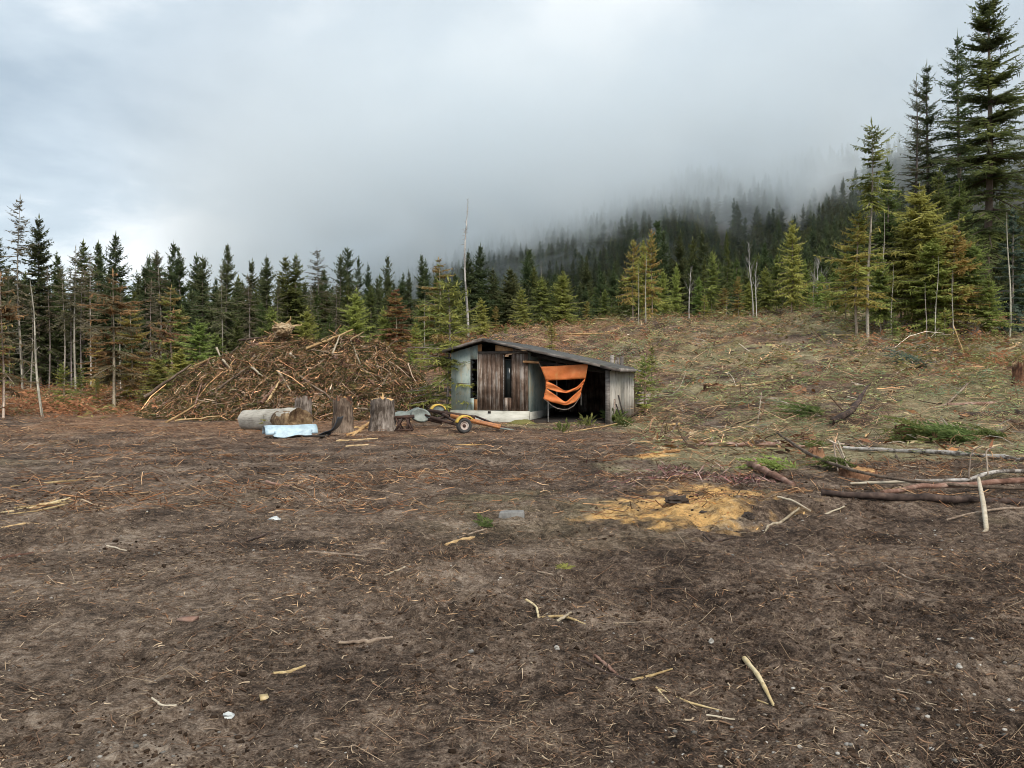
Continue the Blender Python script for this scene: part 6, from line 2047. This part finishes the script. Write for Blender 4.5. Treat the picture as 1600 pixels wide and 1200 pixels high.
# cut boughs covering the slope
def slash():
    m = MB()
    n = 42000
    u = rng.uniform(-0.75, 0.95, n); d = 13 * (75 / 13) ** (rng.random(n) ** 0.75)
    x = u * d; p = px_of(x, d)
    junk = (p < 1000) & (d < 24.5)
    dens = sstep(520, 1000, p) * sstep(13, 24, d) * (0.55 + 0.6 * fbm(x, d, 0.22, 3, 701)) + 0.25 * sstep(26, 36, d) * (p < 640)
    sx = x + 2.17; sy = d - 27.16
    ca, sa = math.cos(SA), math.sin(SA)
    la = sx * ca - sy * sa; ly = sx * sa + sy * ca
    inside = (la > -0.9) & (la < 6.6) & (ly > -2.6) & (ly < 6.8)
    k = (rng.random(n) < dens) & ~inside & ~junk
    x, d, p = x[k], d[k], p[k]; n = len(x)
    z = ground_z(x, d)
    gx = (ground_z(x + 0.3, d) - ground_z(x - 0.3, d)) / 0.6; gy = (ground_z(x, d + 0.3) - ground_z(x, d - 0.3)) / 0.6
    aa = rng.normal(0.35, 0.7, n) + math.pi * (rng.random(n) < 0.5)
    dx, dy = np.cos(aa), np.sin(aa)
    dv = np.stack([dx, dy, gx * dx + gy * dy + rng.normal(0.16, 0.26, n)], -1)
    L = rng.uniform(0.3, 1.15, n) * (0.6 + 0.4 * sstep(16, 32, d))
    green = rng.random(n) < np.clip(0.80 * sstep(620, 1000, p) - 0.10 + 0.9 * fbm(x, d, 0.15, 3, 705) + 0.1, 0.05, 0.92)
    pal_g = np.array([(0.17, 0.21, 0.095), (0.22, 0.25, 0.11), (0.15, 0.20, 0.12), (0.29, 0.29, 0.13), (0.25, 0.23, 0.13)])
    pal_b = np.array([(0.28, 0.17, 0.09), (0.35, 0.235, 0.125), (0.22, 0.165, 0.11), (0.42, 0.30, 0.17)])
    col = np.where(green[:, None], pal_g[rng.integers(0, 5, n)], pal_b[rng.integers(0, 4, n)]) * np.exp(rng.normal(0.60, 0.30, (n, 1)))
    K = 6
    base = np.stack([x, d, z + 0.02 + (0.16 + 0.5 * np.clip(fbm(x, d, 0.45, 3, 711) * 2, 0, 1)) * rng.random(n) ** 1.6], -1)
    side = unit(np.cross(dv, [0, 0, 1.0]))
    for t in np.linspace(0.0, 1, K):
        q = base + dv * (L * t)[:, None] - np.array([0, 0, 1.0]) * (0.16 * L * t * t)[:, None]
        for sg in (-1, 1):
            dd = dv * 0.6 + side * sg * 0.75 + rng.normal(0, 0.18, (n, 3))
            kites(m, q, dd, L * 0.30 * (1.15 - t) * rng.uniform(0.6, 1.3, n), L * (0.042 + 0.024 * sstep(18, 38, d)) * rng.uniform(0.6, 1.3, n), col * rng.uniform(0.75, 1.25, (n, 1)), rng, 0.6, 0.12)
    sticks_into(m, base + dv * (L * 0.45)[:, None], dv, L * 1.1, 0.006 + 0.004 * L, np.array([[0.40, 0.29, 0.19]]) * np.exp(rng.normal(0, 0.5, (n, 1))), rng, 1, 0.05)
    tag(m.build('cut_boughs', m_leaf), 'green and brown cut boughs carpeting the logged slope', None, None, 'stuff')


slash()


def slope_branches():
    n = 3600
    u = rng.uniform(-0.2, 0.85, n); d = rng.uniform(17, 62, n)
    x = u * d; p = px_of(x, d)
    clear = (p < 1015) & (d < 30)
    sx = x + 2.17; sy = d - 27.16
    la = sx * math.cos(SA) - sy * math.sin(SA); ly = sx * math.sin(SA) + sy * math.cos(SA)
    k = ~clear & ~((la > -2) & (la < 7) & (ly > -3) & (ly < 8)) & (p > 640) & (rng.random(n) < sstep(640, 1000, p) * 0.7 + 0.3) & (rng.random(n) < patchy(x, d, 0.3, 741))
    x, d, p = x[k], d[k], p[k]; n = len(x)
    aa = rng.uniform(0, 6.283, n); el = np.abs(rng.normal(0, 0.35, n))
    dv = np.stack([np.cos(aa), np.sin(aa), el], -1)
    L = np.exp(rng.uniform(math.log(0.5), math.log(2.3), n)) * np.where(el > 0.5, 0.5, 1) * (0.55 + 0.45 * sstep(17, 30, d))
    base = np.stack([x, d, ground_z(x, d) + 0.06 + 0.42 * L * el], -1)
    col = STICK_COL[rng.integers(0, len(STICK_COL), n)] * np.exp(rng.normal(0.15, 0.5, (n, 1)))
    m = MB()
    sticks_into(m, base, dv, L, rng.uniform(0.006, 0.026, n), col, rng, 3, 0.10)
    for _ in range(3):
        q = base + unit(dv) * (L * rng.uniform(-0.2, 0.45, n))[:, None]
        d2 = unit(dv) + rng.normal(0, 0.5, (n, 3)); d2[:, 2] = np.abs(d2[:, 2])
        sticks_into(m, q + unit(d2) * (0.12 * L)[:, None], d2, L * 0.25, rng.uniform(0.003, 0.009, n), col, rng, 1, 0.08)
    # torn bark and split wood
    n2 = 5000
    x = rng.uniform(-0.15, 0.85, n2); d = rng.uniform(16, 58, n2); x = x * d; p = px_of(x, d)
    sx = x + 2.17; sy = d - 27.16
    la = sx * math.cos(SA) - sy * math.sin(SA); ly = sx * math.sin(SA) + sy * math.cos(SA)
    k = ~((la > -2) & (la < 7) & (ly > -3) & (ly < 8)) & (p > 640) & ~((p < 1015) & (d < 29)) & (rng.random(n2) < patchy(x, d, 0.5, 745, 0.0))
    x, d = x[k], d[k]; n2 = len(x)
    cc = np.array([(0.34, 0.17, 0.08), (0.44, 0.28, 0.14), (0.24, 0.11, 0.06), (0.50, 0.38, 0.23), (0.09, 0.06, 0.045)])[rng.integers(0, 5, n2)] * rng.uniform(0.7, 1.3, (n2, 1))
    aa = rng.uniform(0, 6.283, n2)
    kites(m, np.stack([x, d, ground_z(x, d) + 0.05], -1), np.stack([np.cos(aa), np.sin(aa), rng.normal(0.2, 0.25, n2)], -1), rng.uniform(0.12, 0.5, n2), rng.uniform(0.04, 0.13, n2), cc, rng, 0.8, 0.05)
    tag(m.build('slope_branches', m_chip), 'dead branches and torn bark strewn over the logged slope', None, None, 'stuff')


slope_branches()


# low rusty growth and grass tufts at the far left and along the crest
def brush():
    m = MB()
    n = 24000
    u = rng.uniform(-0.85, 0.9, n); d = rng.uniform(27, 75, n)
    x = u * d; p = px_of(x, d)
    D = np.interp(p, T_PX, T_D)
    rightedge = (p > 1400) * sstep(24, 30, d) * (1 - sstep(42, 48, d)) * 0.5
    left = (p < 330) * sstep(26.5, 33, d) * (1 - sstep(50, 60, d)) * 1.2
    crest = (p > 520) * np.exp(-((d - D) / 7) ** 2) * 0.8 + 0.12 * (p > 640) * (d > 31)
    mid = (p > 330) * (p < 760) * sstep(38, 44, d) * 0.5
    k = rng.random(n) < (left + crest + mid + rightedge) * patchy(x, d, 0.3, 720, 0.1)
    k &= ~((p > 690) & (p < 1010) & (d < 35))
    x, d, p = x[k], d[k], p[k]; n = len(x)
    z = ground_z(x, d)
    rusty = rng.random(n) < np.interp(p, [0, 300, 600, 800, 1000, 1600], [0.8, 0.7, 0.6, 0.5, 0.3, 0.4])
    c0 = np.where(rusty[:, None], np.array([[0.42, 0.235, 0.105]]), np.array([[0.24, 0.22, 0.08]])) * rng.uniform(0.6, 1.5, (n, 1))
    h = rng.uniform(0.15, 0.75, n)
    for _ in range(12):
        aa = rng.uniform(0, 6.283, n)
        t = rng.random(n)
        q = np.stack([x + 0.35 * h * rng.normal(size=n), d + 0.35 * h * rng.normal(size=n), z + h * t * 0.8], -1)
        kites(m, q, np.stack([np.cos(aa), np.sin(aa), rng.normal(0.25, 0.4, n)], -1), h * rng.uniform(0.25, 0.6, n), h * 0.12 + 0.01, c0 * rng.uniform(0.7, 1.3, (n, 1)), rng, 0.9, 0.15)
    tag(m.build('brush', m_leaf), 'low rusty and olive brush along the wood edge and crest', None, None, 'stuff')


brush()
